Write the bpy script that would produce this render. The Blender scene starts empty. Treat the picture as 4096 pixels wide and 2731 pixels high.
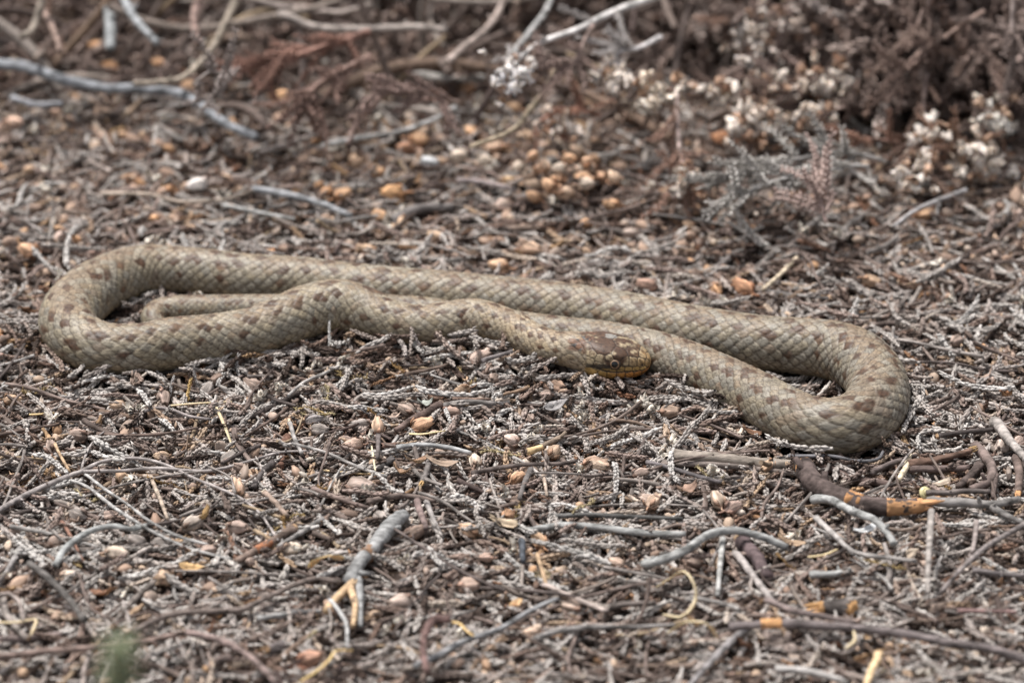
import bpy, math, random
import numpy as np
from mathutils import Vector, Matrix, Euler

# One Blender unit is 10 cm (a close-up of a snake about half a metre long).
scene = bpy.context.scene
scene.unit_settings.system = 'METRIC'
scene.unit_settings.scale_length = 0.1
COL = scene.collection
RNG = np.random.default_rng(7)
random.seed(7)

# ------------------------------------------------------------------ camera
PITCH = math.radians(25.0)
DIST = 9.6
LENS = 150.0
cam_d = bpy.data.cameras.new('camera')
cam = bpy.data.objects.new('camera', cam_d)
COL.objects.link(cam)
CAM = Vector((0, -DIST * math.cos(PITCH), DIST * math.sin(PITCH)))
cam.location = CAM
cam.rotation_euler = (math.pi / 2 - PITCH, 0, 0)
cam_d.lens = LENS
cam_d.sensor_width = 36.0
cam_d.clip_start = 0.05
cam_d.clip_end = 500.0
cam_d.dof.use_dof = True
cam_d.dof.focus_distance = 9.12
cam_d.dof.aperture_fstop = 1.5
cam_d.dof.aperture_blades = 9
scene.camera = cam

# ------------------------------------------------------------------ sky, sun, exposure (bright overcast)
world = bpy.data.worlds.new('World')
scene.world = world
world.use_nodes = True
wn = world.node_tree.nodes
wl = world.node_tree.links
SUN_EL, SUN_ROT = math.radians(70), math.radians(-55)
sky = wn.new('ShaderNodeTexSky')
sky.sky_type = 'NISHITA'
sky.sun_disc = False
sky.sun_elevation = SUN_EL
sky.sun_rotation = SUN_ROT
sky.dust_density = 4.0
sky.ozone_density = 1.0
hsv = wn.new('ShaderNodeHueSaturation')
hsv.inputs['Saturation'].default_value = 0.28
wl.new(sky.outputs['Color'], hsv.inputs['Color'])
wl.new(hsv.outputs['Color'], wn['Background'].inputs['Color'])
wn['Background'].inputs['Strength'].default_value = 0.062
sun_d = bpy.data.lights.new('sun', 'SUN')
sun_d.energy = 1.5
sun_d.angle = math.radians(10)
sun_d.color = (1.0, 0.985, 0.96)
sun = bpy.data.objects.new('sun', sun_d)
COL.objects.link(sun)
# light comes from high up behind the snake, a little from the left
sd = Vector((math.sin(SUN_ROT) * math.cos(SUN_EL), math.cos(SUN_ROT) * math.cos(SUN_EL), math.sin(SUN_EL)))
sun.rotation_euler = sd.to_track_quat('Z', 'Y').to_euler()
scene.view_settings.view_transform = 'Standard'
scene.view_settings.look = 'None'
scene.view_settings.exposure = 1.6
scene.view_settings.gamma = 1.0
scene.view_settings.use_curve_mapping = False
scene.cycles.max_bounces = 6
scene.cycles.diffuse_bounces = 2

# ------------------------------------------------------------------ helpers
SP, CP = math.sin(PITCH), math.cos(PITCH)
FWD = np.array([0, CP, -SP]); UPV = np.array([0, SP, CP]); RGT = np.array([1.0, 0, 0])
CAMN = np.array(CAM)
KX = 36.0 / LENS / 4096.0


def pix(px, py, z=0.0):
    """the place on the level z that the photograph shows at pixel (px, py) of 4096 x 2731"""
    d = FWD + RGT * (px - 2048) * KX - UPV * (py - 1365.5) * KX
    t = (z - CAMN[2]) / d[2]
    return CAMN + d * t


def hash01(*a):
    v = np.zeros(np.broadcast(*a).shape)
    for i, x in enumerate(a):
        v = v + np.asarray(x, float) * (12.9898, 78.233, 37.719, 91.17)[i]
    return np.modf(np.abs(np.sin(v) * 43758.5453))[0]


def vnoise(p, f, seed=0):
    """smooth value noise, p (N,3)"""
    q = p * f
    i = np.floor(q); w = q - i; w = w * w * (3 - 2 * w)
    out = 0
    for dx in (0, 1):
        for dy in (0, 1):
            for dz in (0, 1):
                h = hash01(i[:, 0] + dx, i[:, 1] + dy, i[:, 2] + dz, np.full(len(q), seed * 1.37 + .31))
                wt = (w[:, 0] if dx else 1 - w[:, 0]) * (w[:, 1] if dy else 1 - w[:, 1]) * (w[:, 2] if dz else 1 - w[:, 2])
                out = out + h * wt
    return out


def sstep(a, b, x):
    t = np.clip((x - a) / (b - a), 0, 1)
    return t * t * (3 - 2 * t)


def catmull(pts, n):
    """resample control rows (k, m) to n rows, smooth, spaced evenly by arc length of the first three columns"""
    P = np.asarray(pts, float)
    if len(P) == 2:
        u = np.linspace(0, 1, n)[:, None]
        return P[0] * (1 - u) + P[1] * u
    Q = np.vstack([2 * P[0] - P[1], P, 2 * P[-1] - P[-2]])
    rows = []
    m = max(8, int(3 * n / (len(P) - 1)))
    for k in range(len(P) - 1):
        p0, p1, p2, p3 = Q[k:k + 4]
        # centripetal parametrisation
        t1 = max(np.linalg.norm(p1[:3] - p0[:3]), 1e-6) ** .5
        t2 = t1 + max(np.linalg.norm(p2[:3] - p1[:3]), 1e-6) ** .5
        t3 = t2 + max(np.linalg.norm(p3[:3] - p2[:3]), 1e-6) ** .5
        t = np.linspace(t1, t2, m, endpoint=(k == len(P) - 2))[:, None]
        a1 = (t1 - t) / t1 * p0 + t / t1 * p1
        a2 = (t2 - t) / (t2 - t1) * p1 + (t - t1) / (t2 - t1) * p2
        a3 = (t3 - t) / (t3 - t2) * p2 + (t - t2) / (t3 - t2) * p3
        b1 = (t2 - t) / t2 * a1 + t / t2 * a2
        b2 = (t3 - t) / (t3 - t1) * a2 + (t - t1) / (t3 - t1) * a3
        rows.append((t2 - t) / (t2 - t1) * b1 + (t - t1) / (t2 - t1) * b2)
    R = np.vstack(rows)
    s = np.concatenate([[0], np.cumsum(np.linalg.norm(np.diff(R[:, :3], axis=0), axis=1))])
    u = np.linspace(0, s[-1], n)
    return np.stack([np.interp(u, s, R[:, c]) for c in range(R.shape[1])], 1)


class MB:
    """collects vertices and faces for one mesh"""
    def __init__(self):
        self.v, self.f, self.m, self.n = [], [], [], 0

    def add(self, verts, faces, mi=0):
        o = self.n
        self.v.extend(map(tuple, verts)); self.n += len(verts)
        self.f.extend([tuple(i + o for i in f) for f in faces])
        self.m.extend([mi] * len(faces))

    def mesh(self, name, mats, smooth=True):
        me = bpy.data.meshes.new(name)
        me.from_pydata([tuple(map(float, v)) for v in self.v], [], self.f)
        for m in (mats if isinstance(mats, (list, tuple)) else [mats]):
            me.materials.append(m)
        me.polygons.foreach_set('material_index', self.m)
        if smooth:
            me.polygons.foreach_set('use_smooth', [True] * len(self.f))
        me.update()
        return me


def link(name, data, parent=None, loc=None, rot=None, scale=None, color=None):
    o = bpy.data.objects.new(name, data)
    COL.objects.link(o)
    if parent is not None:
        o.parent = parent
    if loc is not None:
        o.location = loc
    if rot is not None:
        o.rotation_euler = rot
    if scale is not None:
        o.scale = (scale,) * 3 if not hasattr(scale, '__len__') else scale
    if color is not None:
        o.color = (*color, 1.0)
    return o


def tag(o, label, cat, group=None):
    o['label'] = label; o['category'] = cat
    if group:
        o['group'] = group
    return o


def tube_geo(path, radii, sides=8, rough=0.0, rng=None, cap=True, flat=1.0):
    """tube along path (n,3); returns verts, side faces, cap faces"""
    path = np.asarray(path, float); n = len(path)
    T = np.gradient(path, axis=0); T /= np.linalg.norm(T, axis=1)[:, None] + 1e-12
    ref = np.array([0, 0, 1.0])
    if abs(T[:, 2]).mean() > .8:
        ref = np.array([0, 1.0, 0])
    S = np.cross(T, ref); S /= np.linalg.norm(S, axis=1)[:, None] + 1e-9
    U = np.cross(S, T)
    a = np.linspace(0, 2 * np.pi, sides, endpoint=False)
    r = np.broadcast_to(np.asarray(radii, float), (n,))[:, None] * np.ones(sides)
    if rough and rng is not None:
        lump = np.interp(np.arange(n), np.linspace(0, n, max(3, n // 4)), rng.random(max(3, n // 4)) - .5)[:, None]
        ridge = np.stack([np.interp(np.arange(n), np.linspace(0, n, max(3, n // 6)), rng.random(max(3, n // 6)) - .5) for _ in range(sides)], 1)
        r = r * (1 + rough * .8 * (rng.random((n, sides)) - .5) + rough * 1.2 * ridge + rough * 1.3 * lump)
    V = path[:, None] + S[:, None] * (np.cos(a) * r)[..., None] + U[:, None] * (np.sin(a) * r * flat)[..., None]
    V = V.reshape(-1, 3)
    F = []
    for i in range(n - 1):
        for j in range(sides):
            k = (j + 1) % sides
            F.append((i * sides + j, i * sides + k, (i + 1) * sides + k, (i + 1) * sides + j))
    C = []
    if cap:
        C = [tuple(range(sides))[::-1], tuple((n - 1) * sides + j for j in range(sides))]
    return V, F, C


# ------------------------------------------------------------------ materials
def new_mat(name):
    m = bpy.data.materials.new(name); m.use_nodes = True
    return m, m.node_tree.nodes, m.node_tree.links, m.node_tree.nodes['Principled BSDF']


def ramp_node(N, stops, const=False):
    r = N.new('ShaderNodeValToRGB')
    r.color_ramp.interpolation = 'CONSTANT' if const else 'LINEAR'
    el = r.color_ramp.elements
    while len(el) < len(stops):
        el.new(.5)
    for e, (p, c) in zip(el, stops):
        e.position = p; e.color = (*c, 1)
    return r


def mixc(N, L, mode, fac, a, b):
    m = N.new('ShaderNodeMix'); m.data_type = 'RGBA'; m.blend_type = mode
    for sock, v in ((m.inputs[0], fac), (m.inputs[6], a), (m.inputs[7], b)):
        if hasattr(v, 'is_linked'):
            L.new(v, sock)
        else:
            sock.default_value = v if not isinstance(v, tuple) else (*v, 1)
    return m.outputs[2]


def plant_mat(name, stops=None, noise=60.0, contrast=.5, stretch=1.0, island=.35, bump=.3, rough=.8, trans=0.0, bump_d=.003, patch=None):
    """dry plant stuff: colour from the object's own colour (stops None) or a ramp over the object's random number"""
    m, N, L, B = new_mat(name)
    oi = N.new('ShaderNodeObjectInfo')
    if stops is None:
        base = oi.outputs['Color']
    else:
        r = ramp_node(N, stops); L.new(oi.outputs['Random'], r.inputs[0]); base = r.outputs[0]
    tc = N.new('ShaderNodeTexCoord')
    mp = N.new('ShaderNodeMapping'); mp.inputs['Scale'].default_value = (noise * stretch, noise, noise)
    L.new(tc.outputs['Object'], mp.inputs[0])
    nz = N.new('ShaderNodeTexNoise'); nz.inputs['Scale'].default_value = 1.0; nz.inputs['Detail'].default_value = 4
    L.new(mp.outputs[0], nz.inputs['Vector'])
    lo, hi = 1 - contrast, 1 + contrast
    r2 = ramp_node(N, [(.3, (lo, lo, lo * .98)), (.7, (hi, hi, hi))]); L.new(nz.outputs['Fac'], r2.inputs[0])
    c = mixc(N, L, 'MULTIPLY', 1.0, base, r2.outputs[0])
    if patch:
        n2 = N.new('ShaderNodeTexNoise'); n2.inputs['Scale'].default_value = patch[1]; n2.inputs['Detail'].default_value = 3
        L.new(tc.outputs['Object'], n2.inputs['Vector'])
        r3 = ramp_node(N, [(patch[2], (0, 0, 0)), (patch[2] + .08, (1, 1, 1))]); L.new(n2.outputs['Fac'], r3.inputs[0])
        c = mixc(N, L, 'MIX', r3.outputs[0], c, patch[0])
    if island:
        g = N.new('ShaderNodeNewGeometry')
        r4 = ramp_node(N, [(0, (1 - island,) * 3), (1, (1 + island,) * 3)]); L.new(g.outputs['Random Per Island'], r4.inputs[0])
        c = mixc(N, L, 'MULTIPLY', 1.0, c, r4.outputs[0])
    L.new(c, B.inputs['Base Color'])
    B.inputs['Roughness'].default_value = rough
    B.inputs['Specular IOR Level'].default_value = .12
    if bump:
        b = N.new('ShaderNodeBump'); b.inputs['Strength'].default_value = bump; b.inputs['Distance'].default_value = bump_d
        L.new(nz.outputs['Fac'], b.inputs['Height']); L.new(b.outputs[0], B.inputs['Normal'])
    if trans:
        B.inputs['Subsurface Weight'].default_value = trans
        B.inputs['Subsurface Radius'].default_value = (.012, .008, .005)
        B.inputs['Subsurface Scale'].default_value = 1.0
    return m


GREY_SPRIG = [(0, (.32, .285, .262)), (.2, (.45, .412, .382)), (.36, (.185, .135, .112)), (.48, (.40, .355, .328)), (.56, (.06, .042, .034)), (.66, (.05, .036, .03)), (.76, (.27, .196, .162)),
              (.86, (.48, .445, .415)), (.95, (.36, .25, .165)), (1, (.22, .165, .14))]
BROWN_SPRIG = [(0, (.09, .058, .046)), (.3, (.21, .145, .115)), (.5, (.045, .030, .025)), (.75, (.29, .22, .18)), (.92, (.17, .085, .052)), (1, (.34, .225, .13))]
M_SPRIG = plant_mat('dry_heather_sprig', GREY_SPRIG, noise=45, contrast=.32, island=.1, bump=0)
M_SPRIGB = plant_mat('brown_heather_sprig', BROWN_SPRIG, noise=140, contrast=.4, island=.38)
M_SPRIGC = plant_mat('heather_sprig_own_colour', None, noise=45, contrast=.32, island=.1, bump=0)
M_BUSH = plant_mat('bush_shoot', [(0, (.17, .122, .104)), (.3, (.30, .228, .198)), (.5, (.11, .078, .066)), (.75, (.37, .295, .26)), (.9, (.26, .165, .125)), (1, (.42, .36, .33))], noise=60, contrast=.4, island=.35)
M_TWIG = plant_mat('twig_bark', None, noise=55, contrast=.7, stretch=.5, island=0, bump=.8, bump_d=.007)
M_TWIGR = plant_mat('small_twig_bark', [(0, (.10, .075, .065)), (.3, (.18, .14, .12)), (.5, (.07, .05, .045)), (.7, (.27, .235, .21)), (.9, (.14, .095, .07)), (1, (.29, .22, .15))],
                    noise=60, contrast=.45, island=.15, bump=.4)
M_WOOD = plant_mat('torn_wood', None, noise=70, contrast=.5, stretch=.2, island=0, bump=.7, bump_d=.006, patch=((.11, .075, .055), 48, .60))
M_CAPS = plant_mat('dry_capsule', None, noise=75, contrast=.6, stretch=.16, island=0, bump=1.0, rough=.75, trans=.05, bump_d=.006)
M_CAPSR = plant_mat('dry_capsule_mixed', [(0, (.28, .185, .138)), (.3, (.40, .28, .21)), (.5, (.17, .12, .095)), (.75, (.36, .285, .235)), (.9, (.48, .34, .24)), (1, (.42, .25, .145))],
                    noise=50, contrast=.3, stretch=.3, island=0, bump=.35, rough=.65)
M_WHITE = plant_mat('papery_flower', None, noise=80, contrast=.42, island=.3, bump=.4, rough=.75, trans=.15)
M_FLAKE = plant_mat('bark_flake', [(0, (.05, .038, .032)), (.4, (.11, .08, .066)), (.7, (.22, .165, .135)), (1, (.30, .16, .08))], noise=60, contrast=.4, stretch=.3, island=0, bump=.4)
M_STRAW = plant_mat('straw', None, noise=90, contrast=.2, stretch=.12, island=0, bump=.25, rough=.55, trans=.15)
M_MOSS = plant_mat('dry_moss', None, noise=120, contrast=.3, island=.3, bump=.2)
M_CRUMB = plant_mat('soil_crumb', [(0, (.016, .012, .010)), (.4, (.034, .025, .021)), (.7, (.08, .06, .05)), (.9, (.20, .165, .145)), (1, (.30, .26, .235))], noise=90, contrast=.5, island=0, bump=.4)
M_LEAF = plant_mat('green_blade', None, noise=30, contrast=.2, island=0, bump=.1, rough=.5, trans=.2)


def soil_mat():
    m, N, L, B = new_mat('peaty_soil')
    tc = N.new('ShaderNodeTexCoord')
    n1 = N.new('ShaderNodeTexNoise'); n1.inputs['Scale'].default_value = 40; n1.inputs['Detail'].default_value = 8
    L.new(tc.outputs['Object'], n1.inputs['Vector'])
    r = ramp_node(N, [(.3, (.010, .007, .006)), (.5, (.026, .019, .016)), (.75, (.07, .052, .043))]); L.new(n1.outputs['Fac'], r.inputs[0])
    L.new(r.outputs[0], B.inputs['Base Color'])
    b = N.new('ShaderNodeBump'); b.inputs['Strength'].default_value = .8; b.inputs['Distance'].default_value = .02
    L.new(n1.outputs['Fac'], b.inputs['Height']); L.new(b.outputs[0], B.inputs['Normal'])
    B.inputs['Roughness'].default_value = .95
    return m


M_SOIL = soil_mat()

# ------------------------------------------------------------------ snake: course of the body
HEAD_B = pix(2300, 1402, .086)
HEAD_T = pix(2604, 1452, .066)
BODY = [  # photo pixel of the centre line, height of the centre, radius; from the neck to the tail
    (2296, 1402, .086, .0425), (2215, 1390, .082, .0375), (2120, 1354, .081, .0385), (2030, 1311, .083, .042), (1900, 1281, .085, .048),
    (1780, 1293, .079, .048), (1660, 1303, .072, .047), (1540, 1278, .076, .051), (1450, 1245, .082, .057), (1350, 1228, .086, .062),
    (1230, 1250, .080, .062), (1120, 1295, .070, .060), (1010, 1332, .062, .057), (850, 1360, .058, .058), (700, 1378, .060, .061),
    (550, 1400, .058, .059), (420, 1398, .058, .060), (320, 1360, .060, .063), (272, 1290, .062, .066), (320, 1205, .064, .067),
    (430, 1130, .062, .064), (570, 1085, .059, .060), (700, 1083, .056, .057), (850, 1097, .056, .057), (1000, 1115, .057, .057),
    (1200, 1127, .057, .057), (1500, 1163, .058, .058), (1750, 1183, .059, .058), (2000, 1208, .059, .059), (2250, 1235, .060, .060),
    (2500, 1276, .061, .061), (2800, 1337, .062, .062), (3050, 1377, .064, .064), (3200, 1390, .066, .066), (3330, 1406, .068, .068),
    (3425, 1440, .069, .069), (3490, 1500, .069, .068), (3513, 1570, .068, .067), (3490, 1640, .068, .067), (3430, 1690, .068, .067),
    (3340, 1712, .067, .065), (3250, 1703, .065, .063), (3150, 1662, .063, .061), (3000, 1577, .060, .058), (2880, 1517, .057, .055),
    (2750, 1460, .054, .053), (2650, 1425, .052, .052), (2550, 1398, .050, .050), (2400, 1366, .047, .047), (2280, 1350, .045, .045),
    (2150, 1330, .043, .043), (2000, 1310, .043, .043), (1800, 1275, .041, .041), (1640, 1250, .040, .040), (1400, 1241, .039, .038),
    (1000, 1239, .037, .035), (800, 1239, .036, .034), (690, 1241, .035, .033), (632, 1253, .033, .031), (614, 1282, .029, .028),
    (640, 1308, .022, .023), (760, 1312, .017, .018), (900, 1300, .012, .011), (980, 1294, .008, .003)]
ctrl = [np.concatenate([pix(x, y, z), [r]]) for x, y, z, r in BODY]
ctrl = np.array(ctrl)
PATH = catmull(ctrl, 900)          # x y z r
FRONT_N = 0
_s = np.concatenate([[0], np.cumsum(np.linalg.norm(np.diff(PATH[:, :3], axis=0), axis=1))])
BODY_LEN = _s[-1]
HEAD_PTS = np.array([np.concatenate([HEAD_B * (1 - u) + HEAD_T * u, [.055 - .02 * u]]) for u in np.linspace(0, 1, 12)])
ALLP = np.vstack([HEAD_PTS, PATH])


def near_snake(xy):
    """plan distance to the snake's centre line, and the radius and height of the centre there"""
    xy = np.asarray(xy, float); out_d = np.empty(len(xy)); out_i = np.empty(len(xy), int)
    A = ALLP[::2]
    for a in range(0, len(xy), 20000):
        d = np.hypot(xy[a:a + 20000, 0:1] - A[None, :, 0], xy[a:a + 20000, 1:2] - A[None, :, 1]) - A[None, :, 3]
        i = d.argmin(1); out_i[a:a + 20000] = i; out_d[a:a + 20000] = d[np.arange(len(i)), i]
    return out_d, A[out_i, 3], A[out_i, 2]


# ------------------------------------------------------------------ ground
MOUND = np.vstack([HEAD_PTS, PATH[:int(900 * .36)]])[::3]
MOUND_Z = np.clip(MOUND[:, 2] - MOUND[:, 3] - .014 * np.exp(-((MOUND[:, 0] - HEAD_B[0] - .08) / .16) ** 2), 0, 1)


def ground_z(xy):
    xy = np.asarray(xy, float)
    p = np.column_stack([xy, np.zeros(len(xy))])
    z = -.03 + .05 * (vnoise(p, 1.3, 1) - .5) * sstep(.5, 1.4, np.abs(xy[:, 1])) + .022 * (vnoise(p, 5, 2) - .5)
    best = np.zeros(len(xy))
    for a in range(0, len(xy), 20000):
        q = xy[a:a + 20000]
        d = np.hypot(q[:, 0:1] - MOUND[None, :, 0], q[:, 1:2] - MOUND[None, :, 1])
        best[a:a + 20000] = (MOUND_Z[None] * np.exp(-(d / .17) ** 2)).max(1)
    z = z + best * 1.0
    # the litter is pushed up against the body
    dd, rr_, zz_ = near_snake(xy)
    dd = np.where(np.hypot(xy[:, 0], xy[:, 1]) > 3, 9.0, dd)
    z = z + .010 * np.exp(-((dd - .005) / .05) ** 2) * (dd > -.03)
    # low bank under the heather at the back right
    z = z + .16 * sstep(1.3, 2.4, xy[:, 1]) * sstep(.1, .9, xy[:, 0]) + .05 * sstep(1.5, 2.6, xy[:, 1])
    return z


def gz(x, y):
    return float(ground_z(np.array([[x, y]]))[0])


def build_ground():
    def axis(lo, hi, n, far):
        c = np.linspace(lo, hi, n)
        e = np.geomspace(.15, far, 14)
        return np.concatenate([lo - e[::-1], c, hi + e])
    X = axis(-2.2, 2.2, 180, 90); Y = axis(-2.2, 3.2, 200, 90)
    gx, gy = np.meshgrid(X, Y)
    xy = np.column_stack([gx.ravel(), gy.ravel()])
    z = ground_z(xy)
    v = np.column_stack([xy, z])
    nx, ny = len(X), len(Y)
    i = np.arange(nx * ny).reshape(ny, nx)
    f = np.stack([i[:-1, :-1], i[:-1, 1:], i[1:, 1:], i[1:, :-1]], -1).reshape(-1, 4)
    me = bpy.data.meshes.new('ground')
    me.from_pydata(v.tolist(), [], f.tolist())
    me.materials.append(M_SOIL)
    me.polygons.foreach_set('use_smooth', [True] * len(f))
    o = link('ground', me); o['kind'] = 'structure'


build_ground()


# ------------------------------------------------------------------ snake: mesh
def build_snake():
    NV = 190                      # around
    STEP = .0034
    nb = int(BODY_LEN / STEP)
    B = catmull(ctrl, nb)
    # head stations
    LH = float(np.linalg.norm(HEAD_T - HEAD_B))
    nh = 120
    th = 1 - (1 - np.linspace(0, 1, nh)) ** 1.6          # 0 neck .. 1 tip, finer at the tip
    hc = HEAD_B[None] * (1 - th[:, None]) + HEAD_T[None] * th[:, None]
    # order: tip -> neck -> tail
    C = np.vstack([hc[::-1][:-1], B[:, :3]])
    t = np.concatenate([th[::-1][:-1], np.zeros(nb)])
    r = np.concatenate([np.zeros(nh - 1), B[:, 3]])
    n = len(C)
    # smooth tangents
    T = np.gradient(C, axis=0)
    T[:nh - 1] = (HEAD_B - HEAD_T)
    T /= np.linalg.norm(T, axis=1)[:, None]
    for _ in range(14):
        T[nh - 8:nh + 40] = (T[nh - 9:nh + 39] + T[nh - 8:nh + 40] * 2 + T[nh - 7:nh + 41]) / 4
    T /= np.linalg.norm(T, axis=1)[:, None]
    F = -T                                               # towards the snout
    S = np.cross(F, [0, 0, 1.0]); S /= np.linalg.norm(S, axis=1)[:, None]     # the snake's right
    U = np.cross(S, F)
    # the head rolls a little so that its crown tips away from the viewer's side
    # arc coordinate along the back, zero at the neck, growing towards the tail
    seg = np.linalg.norm(np.diff(C, axis=0), axis=1)
    arc = np.concatenate([[0], np.cumsum(seg)]); arc -= arc[nh - 1]
    # half widths and heights
    tw = np.array([0, .12, .25, .38, .5, .62, .74, .84, .92, .965, .99, 1.0])
    ww = np.array([.0425, .049, .0565, .0600, .0590, .0545, .0475, .0400, .0310, .0225, .0125, .0005])
    hh = np.array([.0425, .0430, .0435, .0435, .0430, .0405, .0355, .0295, .0230, .0160, .0090, .0005])
    bb = np.array([.0425, .0415, .0410, .0400, .0385, .0365, .0335, .0295, .0240, .0175, .0095, .0005])
    ish = t > 0
    W = np.where(ish, np.interp(t, tw, ww), r)
    HT = np.where(ish, np.interp(t, tw, hh), r)
    HB = np.where(ish, np.interp(t, tw, bb), r * .93)
    # small irregular swelling of the trunk
    sw = 1 + .02 * np.sin(arc * 9.0 + 1) * sstep(.3, .8, arc) + .012 * np.sin(arc * 23) * sstep(.3, .8, arc)
    W = W * sw
    E = np.where(ish, 2 + 1.0 * sstep(.05, .35, t) * (1 - sstep(.8, 1, t)), 2.0)
    phi = np.linspace(-np.pi, np.pi, NV, endpoint=False)              # 0 on the back, + on the snake's right
    cp, sp = np.cos(phi)[None], np.sin(phi)[None]
    den = (np.abs(cp) ** E[:, None] + np.abs(sp) ** E[:, None]) ** (1 / E[:, None])
    X = sp / den * W[:, None]
    Z = cp / den * np.where(cp > 0, HT[:, None], HB[:, None])
    # the belly is flatter where it lies on the ground
    flat = (1 - sstep(.02, .1, t))[:, None]
    Z = np.where(Z < -.72 * HB[:, None], -.72 * HB[:, None] + (Z + .72 * HB[:, None]) * (1 - .55 * flat), Z)
    P = C[:, None] + S[:, None] * X[..., None] + U[:, None] * Z[..., None]
    # outward normals (approximate)
    Nn = S[:, None] * (X / np.maximum(W, 1e-4)[:, None] ** 1)[..., None] + U[:, None] * (Z / np.maximum(HT, 1e-4)[:, None])[..., None]
    nose = sstep(.86, 1.0, t)[:, None, None]
    Nn = Nn * (1 - nose * .85) + F[:, None] * nose
    Nn /= np.linalg.norm(Nn, axis=2)[..., None] + 1e-9

    a2 = np.broadcast_to(arc[:, None], (n, NV)); t2 = np.broadcast_to(t[:, None], (n, NV))
    ph = np.broadcast_to(phi[None], (n, NV))
    deg = np.degrees(ph)
    flatp = P.reshape(-1, 3)
    # ---- body scales: 19 rows over +-126 degrees, in a staggered lattice
    NROW, SPAN = 21, 126.0
    # lattice phase along the body grows with the local radius, so scales shrink on the neck and the tail
    rr = np.where(ish, .0425, np.maximum(r, .012))
    per = .0282 * rr / .062 * (1 + .25 * (rr < .0))
    ph_u = np.concatenate([[0], np.cumsum(seg / ((per[1:] + per[:-1]) / 2))])
    ph_u = ph_u - ph_u[nh - 1]
    u = np.broadcast_to(ph_u[:, None], (n, NV))
    # rows shear slightly: scales run obliquely
    v = (deg + SPAN) / (2 * SPAN) * NROW - .5
    top = np.full((n, NV), -9.0); dn = np.ones((n, NV)); out = np.full((n, NV), 9.0)
    bi = np.zeros((n, NV)); bj = np.zeros((n, NV)); bdu = np.zeros((n, NV)); bdv = np.zeros((n, NV))
    v0 = np.floor(v)
    cand = []
    for di in (-1, 0, 1, 2):
        ri = v0 + di
        off = .5 * np.mod(ri, 2)
        j0 = np.round(u - off)
        for dj in (-1, 0, 1):
            jj = j0 + dj
            jx = (hash01(ri, jj, np.full_like(ri, 3)) - .5) * .12
            jy = (hash01(ri, jj, np.full_like(ri, 5)) - .5) * .14
            du = u - off - jj - jx; dv = v - ri - jy
            d = (np.abs(du / .80) ** 1.75 + np.abs(dv / 1.06) ** 1.75) ** (1 / 1.75)
            new = (d < 1) & (du > top)
            bi = np.where(new, ri, bi); bj = np.where(new, jj + off, bj); bdu = np.where(new, du, bdu); bdv = np.where(new, dv, bdv)
            dn = np.where(new, d, dn); top = np.where(new, du, top)
            cand.append((du, d))
    for du, d in cand:                      # how close the free edge of a scale lying over this place is
        out = np.where((d >= 1) & (du > top), np.minimum(out, d - 1), out)
    gap = np.minimum((1 - dn) * .8, out * 1.3)
    dorsal = np.abs(deg) < SPAN
    # belly shields
    vu = u * 1.0
    vd = np.abs(vu - np.round(vu))
    gap = np.where(dorsal, gap, (.5 - vd) * 1.2)
    seam = 1 - sstep(.01, .11, gap)                                # 1 in the seam between scales
    body_h = (sstep(0, .25, gap) - 1) * .0013 + np.where(dorsal, bdu * .0024, 0)
    scale_size = (rr / .062)[:, None]
    body_h = body_h * scale_size
    # ---- head shields: weighted cells around hand-placed centres (t, degrees, size)
    seeds = []
    def sd(tt, dg, w, k):
        seeds.append((tt, dg, w, k))
        if abs(dg) > 1 and abs(dg) < 179:
            seeds.append((tt, -dg, w, k))
    sd(.355, 24, .030, 'par'); sd(.585, 0, .024, 'fro'); sd(.575, 41, .015, 'sup'); sd(.755, 19, .0165, 'pre'); sd(.875, 17, .012, 'int')
    sd(.985, 0, .014, 'ros'); sd(.985, 60, .012, 'ros'); sd(.89, 62, .010, 'nas'); sd(.775, 64, .0095, 'lor'); sd(.69, 66, .008, 'prc')
    sd(.455, 60, .008, 'poc'); sd(.45, 80, .008, 'poc'); sd(.36, 66, .012, 'tem'); sd(.345, 86, .011, 'tem'); sd(.235, 58, .012, 'tem'); sd(.22, 80, .011, 'tem')
    for k, tt in enumerate((.925, .83, .735, .64, .54, .435, .33)):
        sd(tt, 94, .008, 'lab')
    for k, tt in enumerate((.95, .86, .76, .65, .53, .41, .29)):
        sd(tt, 114, .008, 'low')
    for tt in (.85, .6, .4, .22):
        sd(tt, 150, .016, 'chi')
    for k in range(-2, 3):
        sd(.185, 22 * k, .009, 'nuc') if k >= 0 else None
    hm = t > .02
    ht_, hd_ = t2[hm], deg[hm]
    HX = P[hm]
    # measure the cells in the head's own unrolled millimetres
    Rloc = np.maximum((W[hm] + HT[hm]) / 2, .012)[:, None]
    b1 = np.full(ht_.shape, 9.0); b2 = np.full(ht_.shape, 9.0); bk = np.zeros(ht_.shape, int)
    for k, (tt, dg, w, kind) in enumerate(seeds):
        dd = hd_ - dg
        dd = (dd + 180) % 360 - 180
        dx = (ht_ - tt) * LH; dy = np.radians(dd) * Rloc
        d = np.sqrt(dx * dx + dy * dy) - w
        new = d < b1
        b2 = np.where(new, b1, np.minimum(b2, d)); bk = np.where(new, k, bk); b1 = np.where(new, d, b1)
    hgap = (b2 - b1)
    kinds = np.array([s[3] for s in seeds])[bk]
    blend = sstep(.15, .2, ht_ + .03 * (np.abs(hd_) < 40))
    hseam = 1 - sstep(.0006, .0026, hgap)
    h_head = (sstep(0, .004, hgap) - 1) * .0011
    # mouth line
    mline = 101.0 + 5 * np.sin((1 - ht_) * 5.2) * sstep(.2, .5, 1 - ht_)
    md = np.abs(np.abs(hd_) - mline)
    mouth = (1 - sstep(1.0, 4.5, md)) * sstep(.24, .3, ht_) * (1 - sstep(.985, .999, ht_))
    h_head = h_head - mouth * .0026
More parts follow.
